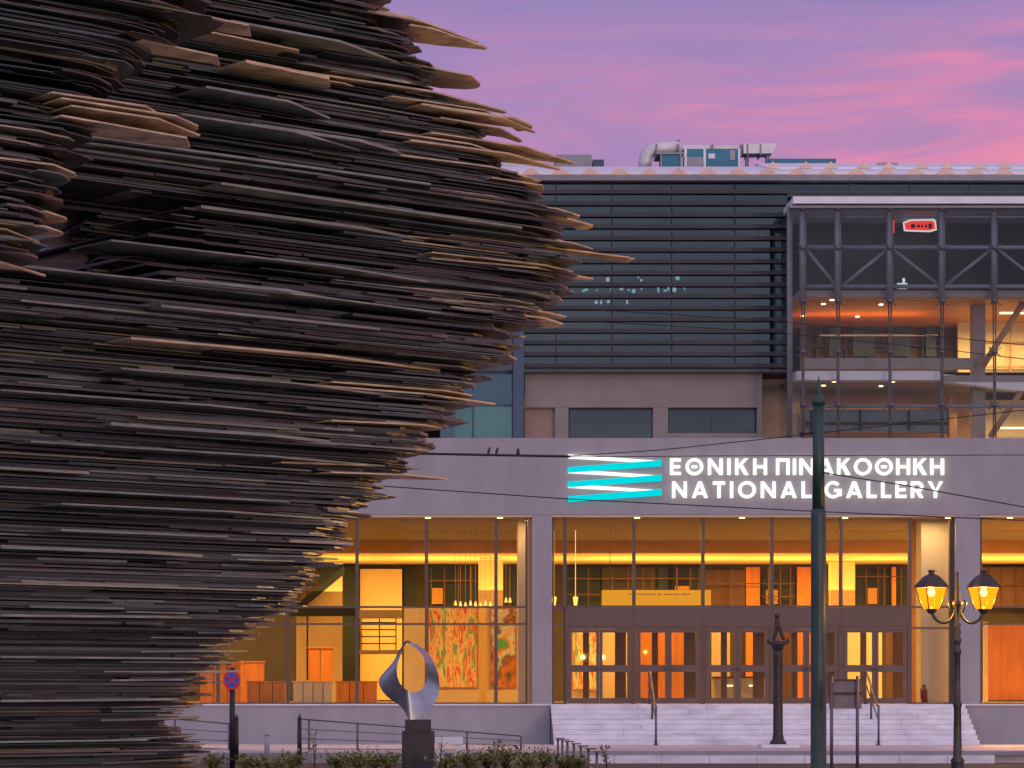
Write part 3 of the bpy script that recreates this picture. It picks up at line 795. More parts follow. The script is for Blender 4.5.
m_ = MB(); m_.vprism([(ax(742.5,Yd),az(145.2,Yd)),(ax(776,Yd),az(145,Yd)),(ax(771,Yd),az(155,Yd)),(ax(742.5,Yd),az(155,Yd))],Yd-.3,Yd+.5); part('outlet', m_, 'duct_white', t)
for px in (656,678,712,741,747,760):
    m_ = MB(); m_.pbox(px,px+1.2,143.8,155.2,Yd-.33,.9); part('strap', m_, 'steel_grey', t)
for px in (746,766):
    m_ = MB(); m_.pbox(px,px+3,155.3,180,Yd-.1,.3); part('leg', m_, 'steel_grey', t)
m_ = MB(); m_.tube([at(678.5,143,Yd),at(678.5,140,Yd)],.05,6); part('vent_cap', m_, 'steel_grey', t)
t = tag(MB().pbox(769,836,158.6,176,RY+1,1.2).build('roof_walkway_box','blue_unit'), 'long low teal casing on the roof right of the white duct', 'roof casing')
t = tag(MB().pbox(556,592,154.5,178,RY+1,2).build('plant_room','grey_paint'), 'small plain grey plant room on the roof beside the glass sculpture tips', 'plant room')
t = tag(MB().pbox(593,604,159.5,178,RY+1.2,.8).build('roof_vent_box','blue_dark'), 'dark blue vent box on the roof next to the grey plant room', 'vent')
c = at(519,161,RY+2)
m_ = MB(); m_.lathe([(.75,c.z-.6),(.75,c.z),(.6,c.z+.12),(.35,c.z+.2),(.05,c.z+.24)],c.x,c.y,20); tag(m_.build('dome_skylight','roof_white'), 'white dome skylight peeping out behind the sculpture tips on the roof', 'skylight')
t = tag(MB().pbox(878,898,162.5,176,U+4.4,.5).build('roof_hatch','grey_paint'), 'small grey hatch on the white roof among the skylights', 'hatch')

# ------------------------------------------------------------------ street furniture
def groundz(Y): return STREET if Y < 77.6 else 0.0
# green tram pole
Y = 54.0; X = ax(818.5,Y)
t = thing('tram_pole', 'tall dark green tapered tram pole with a pointed finial', 'pole', (X,Y,STREET+.11))
zz = lambda py: az(py,Y)
m_ = MB(); z0 = STREET+.11
m_.lathe([(.19,z0),(.19,z0+.05),(.155,z0+.1),(.150,zz(640)),(.146,zz(515)),(.135,zz(509))],X,Y,24); part('lower_shaft', m_, 'green_paint', t)
m_ = MB(); m_.lathe([(.118,zz(509)),(.108,zz(405))],X,Y,24); part('upper_shaft', m_, 'green_paint', t)
m_ = MB(); m_.lathe([(.11,zz(405)),(.135,zz(404)),(.135,zz(400)),(.10,zz(397)),(.06,zz(395)),(.05,zz(393)),(.085,zz(390)),(.06,zz(387)),(.035,zz(384)),(.005,zz(376))],X,Y,20); part('finial', m_, 'green_paint', t)
m_ = MB(); m_.tube([at(803,434,Y),at(813,432.5,Y)],.02,6); c = at(802,434,Y); m_.lathe([(.03,c.z-.04),(.05,c.z),(.03,c.z+.04)],c.x,c.y,8); part('bracket', m_, 'black_metal', t)
# board seen from the back, on two posts
Y = 53.0
t = thing('sign_board', 'grey notice board seen from its back on two slim posts', 'sign board', (ax(845,Y),Y,STREET+.11))
part('panel', MB().pbox(829.5,861.5,679,708.5,Y+.04,.05), 'sign_back', t, bevel=.006)
part('brace', MB().pbox(829.5,861.5,692.3,694.5,Y+.012,.026), 'black_metal', t)
part('brace', MB().pbox(829.5,861.5,679.2,680.6,Y+.012,.026), 'black_metal', t)
for px in (831.5,857.3):
    c = at(px,700,Y); m_ = MB(); m_.tube([(c.x,Y-.01,STREET+.11),(c.x,Y-.01,az(676,Y))], .032, 10); part('post', m_, 'rail_metal', t)
# lamp post with twin lanterns
def lamp_post(X, Y, z0, label, power, lcol=(1,.55,.18)):
    zz = lambda py: az(py,54.0)+ (z0-(STREET+.11))
    t = thing('street_lamp', label, 'street lamp', (X,Y,z0), 'old style twin lantern street lamps')
    m_ = MB()
    m_.lathe([(.17,z0),(.17,z0+.12),(.13,z0+.16),(.12,z0+.5),(.14,z0+.54),(.085,z0+.62),(.07,zz(708)),(.085,zz(706)),(.085,zz(703)),(.06,zz(701)),(.055,zz(655)),(.075,zz(653)),(.075,zz(650)),(.05,zz(648)),(.06,zz(643)),(.085,zz(640)),(.05,zz(637)),(.07,zz(632)),(.05,zz(629)),(.075,zz(625)),(.045,zz(622)),(.06,zz(616)),(.06,zz(608)),(.11,zz(605)),(.11,zz(602)),(.06,zz(600)),(.045,zz(590)),(.03,zz(584)),(.022,zz(575)),(.03,zz(574)),(.012,zz(572))],X,Y,16)
    part('post', m_, 'lamp_iron', t)
    for s in (-1,1):
        m_ = MB(); pts = []
        for k in range(13):
            a = math.pi*k/12
            pts.append((X+s*(.05+.225*(1-math.cos(a))), Y, zz(608)-.30*math.sin(a)+ .02*k/12))
        pts.append((X+s*.5,Y,zz(611)+.06))
        m_.tube(pts, .026, 8); 
        # scroll
        m_.tube([(X+s*.06,Y,zz(614)),(X+s*.13,Y,zz(610)),(X+s*.17,Y,zz(603)),(X+s*.13,Y,zz(600))], .018, 6)
        part('arm', m_, 'lamp_iron', t)
        lx = X+s*.5
        lo = MB(); lo.lathe([(.04,zz(614)),(.09,zz(611.5)),(.10,zz(609.5)),(.13,zz(609))],lx,Y,8)
        # roof cap
        lo.lathe([(.335,zz(587.6)),(.345,zz(586.6)),(.27,zz(582)),(.17,zz(577)),(.12,zz(575.2)),(.07,zz(574.4)),(.05,zz(572.5)),(.075,zz(571.3)),(.075,zz(570.2)),(.02,zz(569.8))],lx,Y,4,rot=R(62),smooth=False)
        for k in range(4):
            a = math.pi/2*k+R(62)
            lo.tube([(lx+.165*math.cos(a),Y+.165*math.sin(a),zz(609.3)),(lx+.315*math.cos(a),Y+.315*math.sin(a),zz(587.4))], .012, 5)
        ln = part('lantern', lo, 'lamp_iron', t)
        gl = MB(); gl.lathe([(.155,zz(609)),(.305,zz(587.8))],lx,Y,4,rot=R(62),smooth=False)
        gl.f = gl.f[:-2]; gl.mi = gl.mi[:-2]; gl.sm = gl.sm[:-2]
        part('lantern_glass', gl, 'lantern_glass', ln)
        bu = MB(); zc = zz(592.5); bu.lathe([(.02,zc+.09),(.05,zc+.06),(.07,zc),(.05,zc-.06),(.01,zc-.08)][::-1],lx,Y,12); part('bulb', bu, 'lamp_bulb', ln)
        l = bpy.data.lights.new('lantern_light','POINT'); l.energy = power; l.color = lcol; l.shadow_soft_size = .08
        o = bpy.data.objects.new('lantern_light', l); COL.objects.link(o); o.location = (lx,Y,zz(601))
    return t
lamp_post(ax(957.5,54),54.0,STREET+.11,'dark iron street lamp with two glowing lanterns in front of the right stone pillar',420)
# unseen matching lamp added past the right edge to warm the sculpture tips
lamp_post(8.7,35.0,STREET+.12,'unseen dark iron twin lantern street lamp added near the glass sculpture',2100,(1,.66,.34))

# no-stopping sign
Y = 64.0; c = at(232,680,Y)
t = thing('traffic_sign', 'round blue no stopping sign with red rim and red cross on a dark pole', 'traffic sign', (c.x,Y+.05,STREET+.15))
m_ = MB(); m_.tube([(c.x,Y+.06,STREET+.15),(c.x,Y+.06,c.z+.28)], .062, 12); part('pole', m_, 'black_metal', t)
def disc(r, y, th, name, m):
    s_ = MB(); s_.vprism([(c.x+r*.94*math.cos(a),c.z+r*1.08*math.sin(a)) for a in [2*math.pi*k/40 for k in range(40)]], y, y+th); part(name, s_, m, t)
disc(.21, Y-.03, .03, 'rim', 'sign_red'); disc(.165, Y-.036, .008, 'face', 'sign_blue')
s_ = MB()
for sg_ in (-1,1):
    dx, dz = .7071*sg_, .7071; r_ = .17; w = .022
    y_ = Y-.042-.004*(sg_>0)
    s_.vprism([(c.x-dx*r_-dz*w,c.z-dz*r_+dx*w),(c.x-dx*r_+dz*w,c.z-dz*r_-dx*w),(c.x+dx*r_+dz*w,c.z+dz*r_-dx*w),(c.x+dx*r_-dz*w,c.z+dz*r_+dx*w)], y_, y_+.004)
part('cross', s_, 'sign_red', t)

# railings
def railing(px0, y0s, px1, y1s, posts, Y, label, rails=4):
    t = thing('railing', label, 'railing', (ax((px0+px1)/2,Y),Y,0.0), 'slim railings before the gallery')
    for k in range(rails):
        f_ = k/(rails-1)
        a = at(px0,lerp(y0s,752,f_*.9),Y); c = at(px1,lerp(y1s,752,f_*.9),Y)
        m_ = MB(); m_.tube([a,c], .022 if k == 0 else .012, 6); part('rail', m_, 'rail_metal', t)
    for px in posts:
        top = lerp(y0s,y1s,(px-px0)/(px1-px0)); c = at(px,top,Y)
        m_ = MB(); m_.tube([(c.x,Y,0),(c.x,Y,c.z)], .028, 8); part('post', m_, 'rail_metal', t)
railing(300,719,521,736,(309,357.5,412,467,521),78.4,'slim railing sloping down to the right behind the metal ring sculpture')
railing(110,713,231,724,(120,175,229),78.4,'slim railing running behind the glass sculpture to the traffic sign')
def pbollard(px, label):
    Y = 76.5; c = at(px,718,Y)
    t = thing('gate_post', label, 'post', (c.x,Y,STREET), 'pointed dark gate posts')
    m_ = MB(); m_.lathe([(.065,STREET),(.055,c.z)],c.x,Y,12); part('shaft', m_, 'black_metal', t)
    m_ = MB(); m_.lathe([(.06,c.z),(.045,c.z+.05),(.005,az(713,Y))],c.x,Y,12); part('cap', m_, 'rail_metal', t)
pbollard(236.5,'pointed dark post hidden partly behind the traffic sign pole')
pbollard(299.5,'pointed dark post at the left end of the sloping railing')
Y = 77.3; c = at(267,734,Y)
t = thing('bollard', 'pale grey round bollard between the two pointed posts', 'bollard', (c.x,Y,STREET))
m_ = MB(); m_.lathe([(.08,STREET),(.07,c.z-.05)],c.x,Y,14); part('shaft', m_, 'grey_paint', t)
m_ = MB(); m_.lathe([(.076,c.z-.05),(.06,c.z),(.01,c.z+.02)],c.x,Y,14); part('cap', m_, 'kerb_stone', t)
# T-topped bollards in a row running away from the street
def tboll(Y, label):
    t = thing('bollard', label, 'bollard', (3.78,Y,STREET), 'row of flat topped bollards')
    zt_ = .33
    m_ = MB(); m_.tube([(3.78,Y,STREET),(3.78,Y,zt_)], .032, 8); part('post', m_, 'rail_metal', t)
    m_ = MB(); m_.box(3.70,3.96,Y-.05,Y+.05,zt_,zt_+.035); part('top_plate', m_, 'rail_metal', t)
od = ['nearest','second nearest','third nearest','middle','third furthest','second furthest','furthest']
for i,Y in enumerate((60.2,63.2,66.2,69.2,72.2,74.8,77.2)): tboll(Y, f'flat topped thin bollard, {od[i]} in the row beside the steps')
# rubbish: small white ledge bench behind the ring plinth
Y = 77.0
t = thing('stone_bench', 'low pale stone bench just right of the dark plinth', 'bench', (ax(448,Y),Y,STREET))
part('seat', MB().pbox(435,463,737,744,Y-.1,.35), 'marble', t)
for px in (437,455): part('leg', MB().box(ax(px,Y),ax(px+6,Y),Y-.05,Y+.2,STREET,az(744,Y)-.001), 'marble', t)

# bronze figure on a column
Y = 82.0; X = ax(778,Y)
t = thing('column_statue', 'dark bronze striding figure on a slender dark column before the steps', 'statue', (X,Y,0))
m_ = MB(); m_.box(X-.55,X+.55,Y-.55,Y+.55,.0,.10); part('base_slab', m_, 'marble', t, bevel=.01)
zz = lambda py: az(py,Y)
m_ = MB(); m_.lathe([(.25,.10),(.24,.16),(.17,.24),(.145,.4),(.135,zz(660)),(.15,zz(655)),(.15,zz(650))],X,Y,18); part('shaft', m_, 'bronze', t)
m_ = MB(); m_.lathe([(.15,zz(650)),(.17,zz(647)),(.22,zz(645)),(.21,zz(642.5)),(.13,zz(641))],X,Y,18)
for sx in (-1,1): m_.tube([(X,Y,zz(645)),(X+sx*.2,Y,zz(643.5)),(X+sx*.30,Y,zz(641)),(X+sx*.26,Y,zz(639))], [.07,.06,.05,.03], 8)
part('capital', m_, 'bronze', t)
def skin_mesh(name, verts, edges, rads, m, parent, sub=2):
    me = bpy.data.meshes.new(name); o0 = wl(parent)
    me.from_pydata([tuple(Vector(v)-o0) for v in verts], edges, [])
    o = bpy.data.objects.new(name, me); COL.objects.link(o); o.parent = parent
    sk = o.modifiers.new('Skin','SKIN'); sk.use_smooth_shade = True
    for i, r in enumerate(rads): me.skin_vertices[0].data[i].radius = (r, r)
    me.skin_vertices[0].data[0].use_root = True
    ss = o.modifiers.new('Subsurf','SUBSURF'); ss.levels = sub; ss.render_levels = sub
    me.materials.append(MATS[m]); return o
P = lambda px,py,dy=0: (ax(px,Y),Y+dy,az(py,Y))
vs = [P(777.8,625),P(777.4,622.5),P(777.2,620.2),P(777,618.4),P(777,616),P(777,612.6),
      P(775.6,632),P(773.4,640.8),P(781,632),P(784.2,641),
      P(775.6,621.5,-.02),P(775.9,624.5),P(777,626.5,-.07),P(779,621.5),P(779.3,624.5),P(778.6,626.5,-.07)]
es = [(0,1),(1,2),(2,3),(3,4),(4,5),(0,6),(6,7),(0,8),(8,9),(2,10),(10,11),(11,12),(2,13),(13,14),(14,15)]
rs = [.075,.07,.075,.045,.10,.075,.06,.05,.06,.05,.04,.034,.03,.04,.034,.03]
skin_mesh('figure', vs, es, rs, 'bronze', t)

# twisted metal ring on a dark plinth
Y = 66.0
t = thing('ring_sculpture', 'polished twisted metal ring sculpture on a dark stepped plinth', 'sculpture', (ax(418,Y),Y,STREET+.15))
outer = [(405.5,641),(414,643),(425,650),(433,660),(438,674),(439.5,687),(437,699),(431,707),(424,713),(411,721),(405,712),(399,705),(390,699),(382,691),(378.5,681),(384,672),(392,663),(399,651)]
inner = [(407.5,642.5),(414,647),(421,653),(425,661),(427,669),(427.5,677),(425,684),(420.5,690),(414,692.5),(408,690.5),(403,687),(399.5,682),(397.5,676),(397,670),(398,663),(400,657),(402.5,650),(405,645.5)]
depf = [-.05,-.02,.02,.05,.05,.02,-.05,-.12,-.2,-.22,-.05,.12,.2,.22,.15,.1,.06,0]
mid  = [.10,.02,-.08,-.05,.1,.25,.3,.22,.05,-.12,-.18,-.2,-.2,-.15,-.02,.08,.12,.1]
def crom(lst, sub=5):
    n = len(lst); o = []
    for i in range(n):
        a,b_,c_,d = lst[i-1],lst[i],lst[(i+1)%n],lst[(i+2)%n]
        for k in range(sub):
            q = k/sub
            o.append(.5*((2*b_)+(c_-a)*q+(2*a-5*b_+4*c_-d)*q*q+(3*b_-a-3*c_+d)*q**3))
    return o
rows = [[],[],[],[]]
for (ox,oy),(ix,iy),dp,mi_ in zip(outer,inner,depf,mid):
    po = at(ox,oy,Y); pi = at(ix,iy,Y)
    for q,(p,d) in enumerate(((po,dp),(pi,mi_-.10),(pi,mi_+.06),(po,dp+.16))): rows[q].append(Vector((p.x,Y+d,p.z)))
rows = [crom(l) for l in rows]
vs = []; fs = []; n = len(rows[0])
for i in range(n): vs += [rows[q][i] for q in range(4)]
for i in range(n):
    j = (i+1)%n
    for k in range(4):
        l = (k+1)%4; fs.append((4*i+k,4*j+k,4*j+l,4*i+l))
m_ = MB(); m_._add(vs, fs); m_.f = [list(reversed(f)) for f in m_.f]
o = part('ring', m_, 'ring_steel', t)
bm = bmesh.new(); bm.from_mesh(o.data); bmesh.ops.recalc_face_normals(bm, faces=bm.faces)
for f_ in bm.faces: f_.smooth = True
for e_ in bm.edges: e_.smooth = abs(e_.verts[0].index-e_.verts[1].index) in (4, 4*(n-1)) and False or (e_.calc_face_angle(0) < R(38) and (e_.verts[0].index//4 != e_.verts[1].index//4) is False)
bm.to_mesh(o.data); bm.free()
bv = o.modifiers.new('Bevel','BEVEL'); bv.width = .015; bv.segments = 2; bv.limit_method = 'ANGLE'; bv.angle_limit = R(45)
zz = lambda py: az(py,Y)
part('plinth_top', MB().box(ax(405,Y),ax(431,Y),Y-.33,Y+.3,zz(731),zz(719.5)), 'plinth_dark', t, bevel=.01)
part('plinth', MB().box(ax(402,Y),ax(434.5,Y),Y-.42,Y+.4,STREET+.15,zz(731)-.001), 'plinth_dark', t, bevel=.012)

# overhead wires
def wire(pts, Y0, Y1, r, label):
    m_ = MB(); n = len(pts); P_ = []
    for i,(px,py) in enumerate(pts): P_.append(at(px,py,lerp(Y0,Y1,i/(n-1))))
    m_.tube(P_, r*.75, 6); tag(m_.build('overhead_wire','black_metal'), label, 'wire', 'overhead tram wires')
wire([(-300,452),(100,451),(415,453.5),(490,455),(570,456.5)],70,70,.045,'thick overhead cable ending at the zigzag stripes of the sign')
wire([(570,456),(660,450),(760,439.5),(900,424),(1150,396)],70,64,.016,'thin wire rising right from the end of the thick cable')
wire([(-200,452),(200,474),(395,487),(568,499),(818,511.5),(1024,520.5),(1250,529)],58,54,.016,'long sagging wire crossing below the sign lettering')
wire([(570,457),(700,456),(818,455.5),(1024,455),(1250,455)],66,66,.014,'level wire crossing the top of the sign lettering')
wire([(818,472),(900,484.5),(1024,507),(1250,552)],54,50,.016,'wire falling right from the tram pole across the fascia')
wire([(600,310),(760,320),(940,336.5),(1024,345),(1250,369)],60,56,.012,'upper thin wire crossing the glass box')
wire([(600,322),(760,331),(940,349),(1024,359),(1250,388)],60,56,.012,'lower thin wire crossing the glass box')
for px,py,lb in ((489,454.6,'small bird perched on the thick cable, left of the pair'),(497,454.7,'small bird perched on the thick cable, right of the pair')):
    c = at(px,py,70); t = thing('bird', lb, 'bird', (c.x,70,c.z+.045), 'birds on the cable'); t.scale = (.62,.62,.62)
    zb_ = c.z+.045
    vs = [(c.x,70,zb_+.07),(c.x+.01,70.02,zb_+.14),(c.x+.03,69.98,zb_+.2),(c.x+.075,69.96,zb_+.195),(c.x-.03,70.05,zb_-.0),(c.x-.05,70.08,zb_-.1)]
    skin_mesh('body', vs, [(0,1),(1,2),(2,3),(0,4),(4,5)], [.06,.055,.04,.008,.04,.018], 'bird_grey', t)
    m_ = MB(); 
    for s in (-.018,.018): m_.tube([(c.x+s,70,zb_+.05),(c.x+s,70,zb_-.012)],.006,5)
    part('leg', m_, 'black_metal', t)
m_ = MB(); c = at(518,452,70); m_.lathe([(.03,c.z-.09),(.05,c.z-.02),(.03,c.z),(.045,c.z+.03),(.01,c.z+.1)],c.x,70,10); tag(m_.build('cable_insulator','black_metal'),'small dark insulator on the thick cable right of the birds','insulator')

# shrubs in the planting bed
def shrub(px, Y, h, w, seed, label, n=420, spiky=False):
    rs_ = random.Random(seed); X = ax(px,Y); z0 = STREET+.15
    t = thing('shrub', label, 'shrub', (X,Y,z0), 'shrubs in the planting bed')
    sm = MB(); lm = MB()
    ns = 9 if not spiky else 2
    tips = []
    for k in range(ns):
        a = rs_.uniform(0,6.28); rr_ = w*rs_.uniform(.1,.55)
        tip = Vector((X+rr_*math.cos(a),Y+rr_*math.sin(a),z0+h*rs_.uniform(.6,1.0)))
        mid_ = Vector((X+rr_*.35*math.cos(a),Y+rr_*.35*math.sin(a),z0+h*.45))
        sm.tube([(X,Y,z0-.01),mid_,tip],[.016,.011,.004],5); tips.append((mid_,tip))
    for k in range(n):
        m0,t0 = rs_.choice(tips); f_ = rs_.uniform(-.5,1.05)
        p = m0.lerp(t0,f_)+Vector((rs_.gauss(0,.09),rs_.gauss(0,.09),rs_.gauss(0,.05)))*(w*1.6)
        if p.z < z0+.03: p.z = z0+.03+rs_.random()*.1
        a = rs_.uniform(0,6.28); e = rs_.uniform(-.3,1.2); L_ = rs_.uniform(.06,.13); W_ = L_*.3
        d = Vector((math.cos(a)*math.cos(e),math.sin(a)*math.cos(e),math.sin(e)))
        s_ = d.cross(Vector((0,0,1))).normalized()*W_; nn = s_.cross(d).normalized()*W_*.4
        lm._add([p,p+d*L_*.5+s_-nn,p+d*L_,p+d*L_*.5-s_-nn,p+d*L_*.5],[(0,1,4),(1,2,4),(2,3,4),(3,0,4)])
    part('stem', sm, 'stem', t); part('foliage', lm, 'leaf', t)
pl = [(212,.55,.5),(250,.45,.5),(272,.45,.6),(292,.55,.6),(338,.5,.55),(357,.62,.6),(374,.5,.5),(388,.58,.6),(448,.55,.6),(468,.5,.6),(487,.6,.6),(505,.66,.6),(525,.6,.6),(543,.55,.55),(564,.5,.5),(578,.55,.5)]
where = ['low leafy shrub at the foot of the glass sculpture','low leafy shrub just right of the traffic sign pole','leafy shrub below the pale grey bollard','leafy shrub below the left pointed gate post of the sloping railing',
 'low shrub right of the tallest wispy plant','taller leafy shrub midway between railing post and dark plinth','low shrub two left of the dark plinth','leafy shrub touching the left side of the dark plinth',
 'leafy shrub touching the right side of the dark plinth','low shrub below the pale stone bench','full shrub second right of the stone bench','tallest full shrub near the end of the sloping railing',
 'full shrub under the end post of the sloping railing','leafy shrub left of the flat topped bollards','low shrub among the flat topped bollards','last shrub on the right, nearest the marble steps']
rs = random.Random(9)
for i,(px,h,w) in enumerate(pl): shrub(px,64.8+rs.uniform(-1.5,1.5),h-.13+rs.uniform(-.08,.08),w*1.3,i+1,where[i])
for i,(px,h,lb) in enumerate(((315,.95,'tall wispy plant left of the dark plinth'),(441,.98,'bare leaning twig plant right of the dark plinth'),(496,.8,'wispy plant near the sloping railing'),(607,.7,'thin wispy plant in front of the marble steps'))):
    shrub(px,63.2,h,.25,50+i,lb,46 if i != 1 else 18,True)

# ------------------------------------------------------------------ the great stacked glass sculpture
u = Vector((.778,.628)).normalized(); v = Vector((-u.y,u.x))
O = Vector((-3.88,26.0))
def W2(t, w): q = O+u*t+v*w; return (q.x,q.y)
def t_for_px(px, w):
    q = O+v*w; k = (px-VX)/F          # q.x+ux t = k (q.y+uy t)
    return (k*q.y-q.x)/(u.x-k*u.y)
def proj_y(z, t, w): return VY-(z-CZ)*F/(O+u*t+v*w).y
def z_for(px, py, w):
    t = t_for_px(px,w); return CZ+(VY-py)*(O+u*t+v*w).y/F, t
edge = [(-400,300),(-150,340),(0,372),(22,374),(40,398),(70,408),(90,432),(105,448),(120,470),(140,482),(165,500),(190,522),(215,532),(240,545),(262,552),(285,556),(300,548),(320,522),(340,506),(360,497),(380,482),(400,462),(420,444),(440,430),(460,412),(480,396),(500,374),(520,357),(540,338),(560,320),(580,300),(600,282),(620,256),(640,244),(660,224),(680,204),(700,188),(720,182),(740,190),(768,198),(850,215)]
front_edge = [(-300,230),(-100,212),(0,203),(20,196),(40,172),(60,155),(80,132),(100,108),(120,86),(140,80),(160,70),(180,52),(200,42),(220,34),(240,26),(262,20),(280,8),(290,-20)]
run = thing('glass_sculpture', 'colossal dark sculpture of stacked jagged glass sheets filling the left side', 'sculpture', (*W2(2.0,1.0), STREET+.12))
rg = random.Random(21)
stack = MB()
def rounded(t0, t1, w0, depth, r, mb, z0, z1, jag=.06, tilt=None, mi=0):
    pts = [W2(t0,w0+rg.uniform(-.02,.02))]
    L_ = t1-t0; n = max(1,int(L_/1.1))
    for k in range(1,n): pts.append(W2(t0+L_*k/n*.85, w0+rg.uniform(-.03,.03)))
    a0 = rg.uniform(.7,1.2)
    for s_,h_ in ((1.0,.0),(.72,.04),(.48,.12),(.29,.25),(.14,.43),(.05,.66)): pts.append(W2(t1-r*s_+rg.uniform(-jag,jag)*.4, w0+r*a0*h_*1.2+rg.uniform(-jag,jag)*.3))
    pts.append(W2(t1, w0+r*a0*1.15))
    pts.append(W2(t1-rg.uniform(.0,.3), w0+depth)); pts.append(W2(t0, w0+depth))
    mb.prism(pts, z0, z1, mi, tilt)
def body(zlo, zhi, tab, w_base, depth, left_px, hollow=None, r=(.35,.8), wfun=None, tleft=None, thk=1.0):
    z = zlo; grp = 0; left = 0
    while z < zhi:
        if left <= 0: grp = rg.choice([0,0,.05,.1,.2,-.05])+rg.gauss(0,.06); left = rg.choice([1,1,2,3,5])
        left -= 1
        th = rg.choice([.010,.013,.015,.018,.022,.028])*rg.uniform(.85,1.15)*thk
        te = 5.0
        for _ in range(4):
            py = proj_y(z, te, w_base+.4); px = interp(tab, py)
            te = t_for_px(px, w_base+.4)
        te += rg.gauss(0,.10)
        py0 = proj_y(z, max(0,te-3), w_base)
        wb = w_base+(wfun(z) if wfun else 0)
        t = tleft if tleft is not None else t_for_px(left_px, w_base)
        while t < te-.15:
            L_ = rg.choice([.3,.5,.8,1.3,2.2,3.4,5.0])*rg.uniform(.7,1.3)
            t2 = t+L_
            q = rg.random()
            w0 = wb+grp+rg.gauss(0,.03)
            if q < .2: w0 += rg.uniform(.08,.30)
            elif q > .92: w0 -= rg.uniform(.05,.16)
            last = t2 >= te-.5
            if last: t2 = te
            if hollow:
                hv = hollow(z, t, t2)
                if hv is None: t = t2; continue
                t_s, w_add = hv[:2]; w0 += w_add; gap_ = len(hv) > 2
            else: t_s = t
            if not hollow: gap_ = False
            if t2-t_s > .1:
                if last: rounded(t_s, t2, w0, depth, min(rg.uniform(*r),(t2-t_s)*.9), stack, z+.001, z+th-.001, jag=.12)
                else:
                    stack.prism([W2(t_s,w0),W2((t_s+t2)/2,w0+rg.uniform(-.012,.012)),W2(t2-.002,w0+rg.uniform(-.025,.025)),W2(t2-.002,wb+depth),W2(min(t_for_px(92,wb+depth),t2-.05) if gap_ else t_s,wb+depth)], z+.001, z+th-.001)
            t = t2
        z += th
def hollow(z, t, t2):
    py = proj_y(z, t_for_px(100,0), 0)
    if 186 < py < 276:
        tb = t_for_px(150,0)
        if py > 200 and t < tb-.3:
            ta = max(t, t_for_px(84+rg.uniform(-4,10),.85))
            if t2 <= ta+.1: return None
            return (ta, .75, 1)
        if t < tb-.3: return (t, .75+rg.uniform(-.1,.1))
    return (t, 0)
bulge = lambda z: .10*math.sin(z*1.9)+.06*math.sin(z*4.3+1)+.05*math.sin(z*9+2)
body(STREET+.12, 10.6, edge, 0.0, 2.2, -60, hollow, wfun=bulge, tleft=-1.6)
body(5.05, 9.4, front_edge, -3.4, 3.0, -200, None, r=(.4,.9), wfun=lambda z: .1*math.sin(z*2.2), tleft=-2.4, thk=.75)
# off-frame core to the left that ties both masses together
core = MB(); core.prism([W2(-1.7,-.6),W2(-1.0,.3),W2(-.9,2.1),W2(-1.7,2.1)],STREET+.12,10.3); core_o = part('core', core, 'glass_stack', run)
so = part('sheet_stack', stack, 'glass_stack', run); so['kind'] = 'stuff'
# the hundred sheets that stand out most
count = 0
def fin(tip_px, tip_py, back_px, w=0.0, th=.016, blunt=.0, depth=.8, rise=None, m='glass_fin_lit', shape=0):
    """a single sheet jutting out past the stack, its tip at that spot"""
    global count
    wt = w+.42
    z, tt = z_for(tip_px, tip_py, wt)
    tb = t_for_px(back_px, w)
    if tb > tt-.3: tb = tt-.8
    L_ = tt-tb
    if shape == 0:   pts = [(tb,w-.02),(tb+L_*.55,w+.0),(tt-.02,wt-.03),(tt,wt+blunt),(tt-L_*.22,w+depth*.85),(tb+L_*.3,w+depth),(tb,w+depth)]
    elif shape == 1: pts = [(tb,w-.03),(tb+L_*.7,w+.02),(tt-.10,wt-.16),(tt-.02,wt-.05),(tt,wt+.05),(tt-.06,wt+.14),(tt-.3,w+depth),(tb,w+depth)]
    else:            pts = [(tb,w-.02),(tt-.25,w+.10),(tt,wt),(tt-.12,w+depth),(tb,w+depth)]
    s_ = MB()
    ti = rise if rise is not None else rg.uniform(.0,.03)
    tipw = Vector(W2(tt,wt))
    s_.prism([W2(a,c_) for a,c_ in pts], z, z+th, 0, lambda x,y: ti*((Vector((x,y))-tipw).dot(u)))
    part('glass_sheet', s_, m, run); count += 1
tips = [(390,11,250,0),(378,2,260,1),(434,33,300,1),(487,49,330,0),(478,44,320,0),(443,72,280,0),(478,88,400,1),(392,101,250,0),(445,100,330,0),
 (507,113,300,0),(530,130,420,1),(535,133,430,0),(522,142,440,0),(500,122,390,1),(574,164,430,0),(560,170,410,0),(540,182,400,0),(541,194,490,1),(515,160,380,0),
 (553,222,380,0),(577,219,450,1),(590,229,420,1),(548,212,390,0),(579,247,440,0),(590,252,470,1),(626,263,450,2),(560,268,400,0),(593,280,430,0),(570,275,430,1),(545,258,400,0),
 (566,318,430,0),(560,327,450,1),(540,305,400,0),(525,338,420,0),(514,360,430,0),(495,405,300,0),(470,398,330,1),(447,480,330,0),(440,430,330,1),(405,470,280,0),(515,362,440,1),
 (352,540,250,0),(338,560,230,0),(318,577,220,1),(297,598,200,0),(282,612,190,0),(268,628,170,1),(255,640,150,0),(247,652,140,0),(232,664,120,1),(240,672,130,0),(215,680,110,0),(210,694,100,1),(203,706,110,0),(200,718,100,0),(196,735,90,1),(205,745,100,0),(202,757,100,0)]
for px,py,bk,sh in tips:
    fin(px,py,bk,rg.uniform(-.03,.06),rg.choice([.012,.015,.018]),rg.uniform(0,.08),rg.uniform(.35,.7) if px != 626 else .15,shape=sh, m='glass_fin_lit' if py < 500 else 'glass_face_sheet')
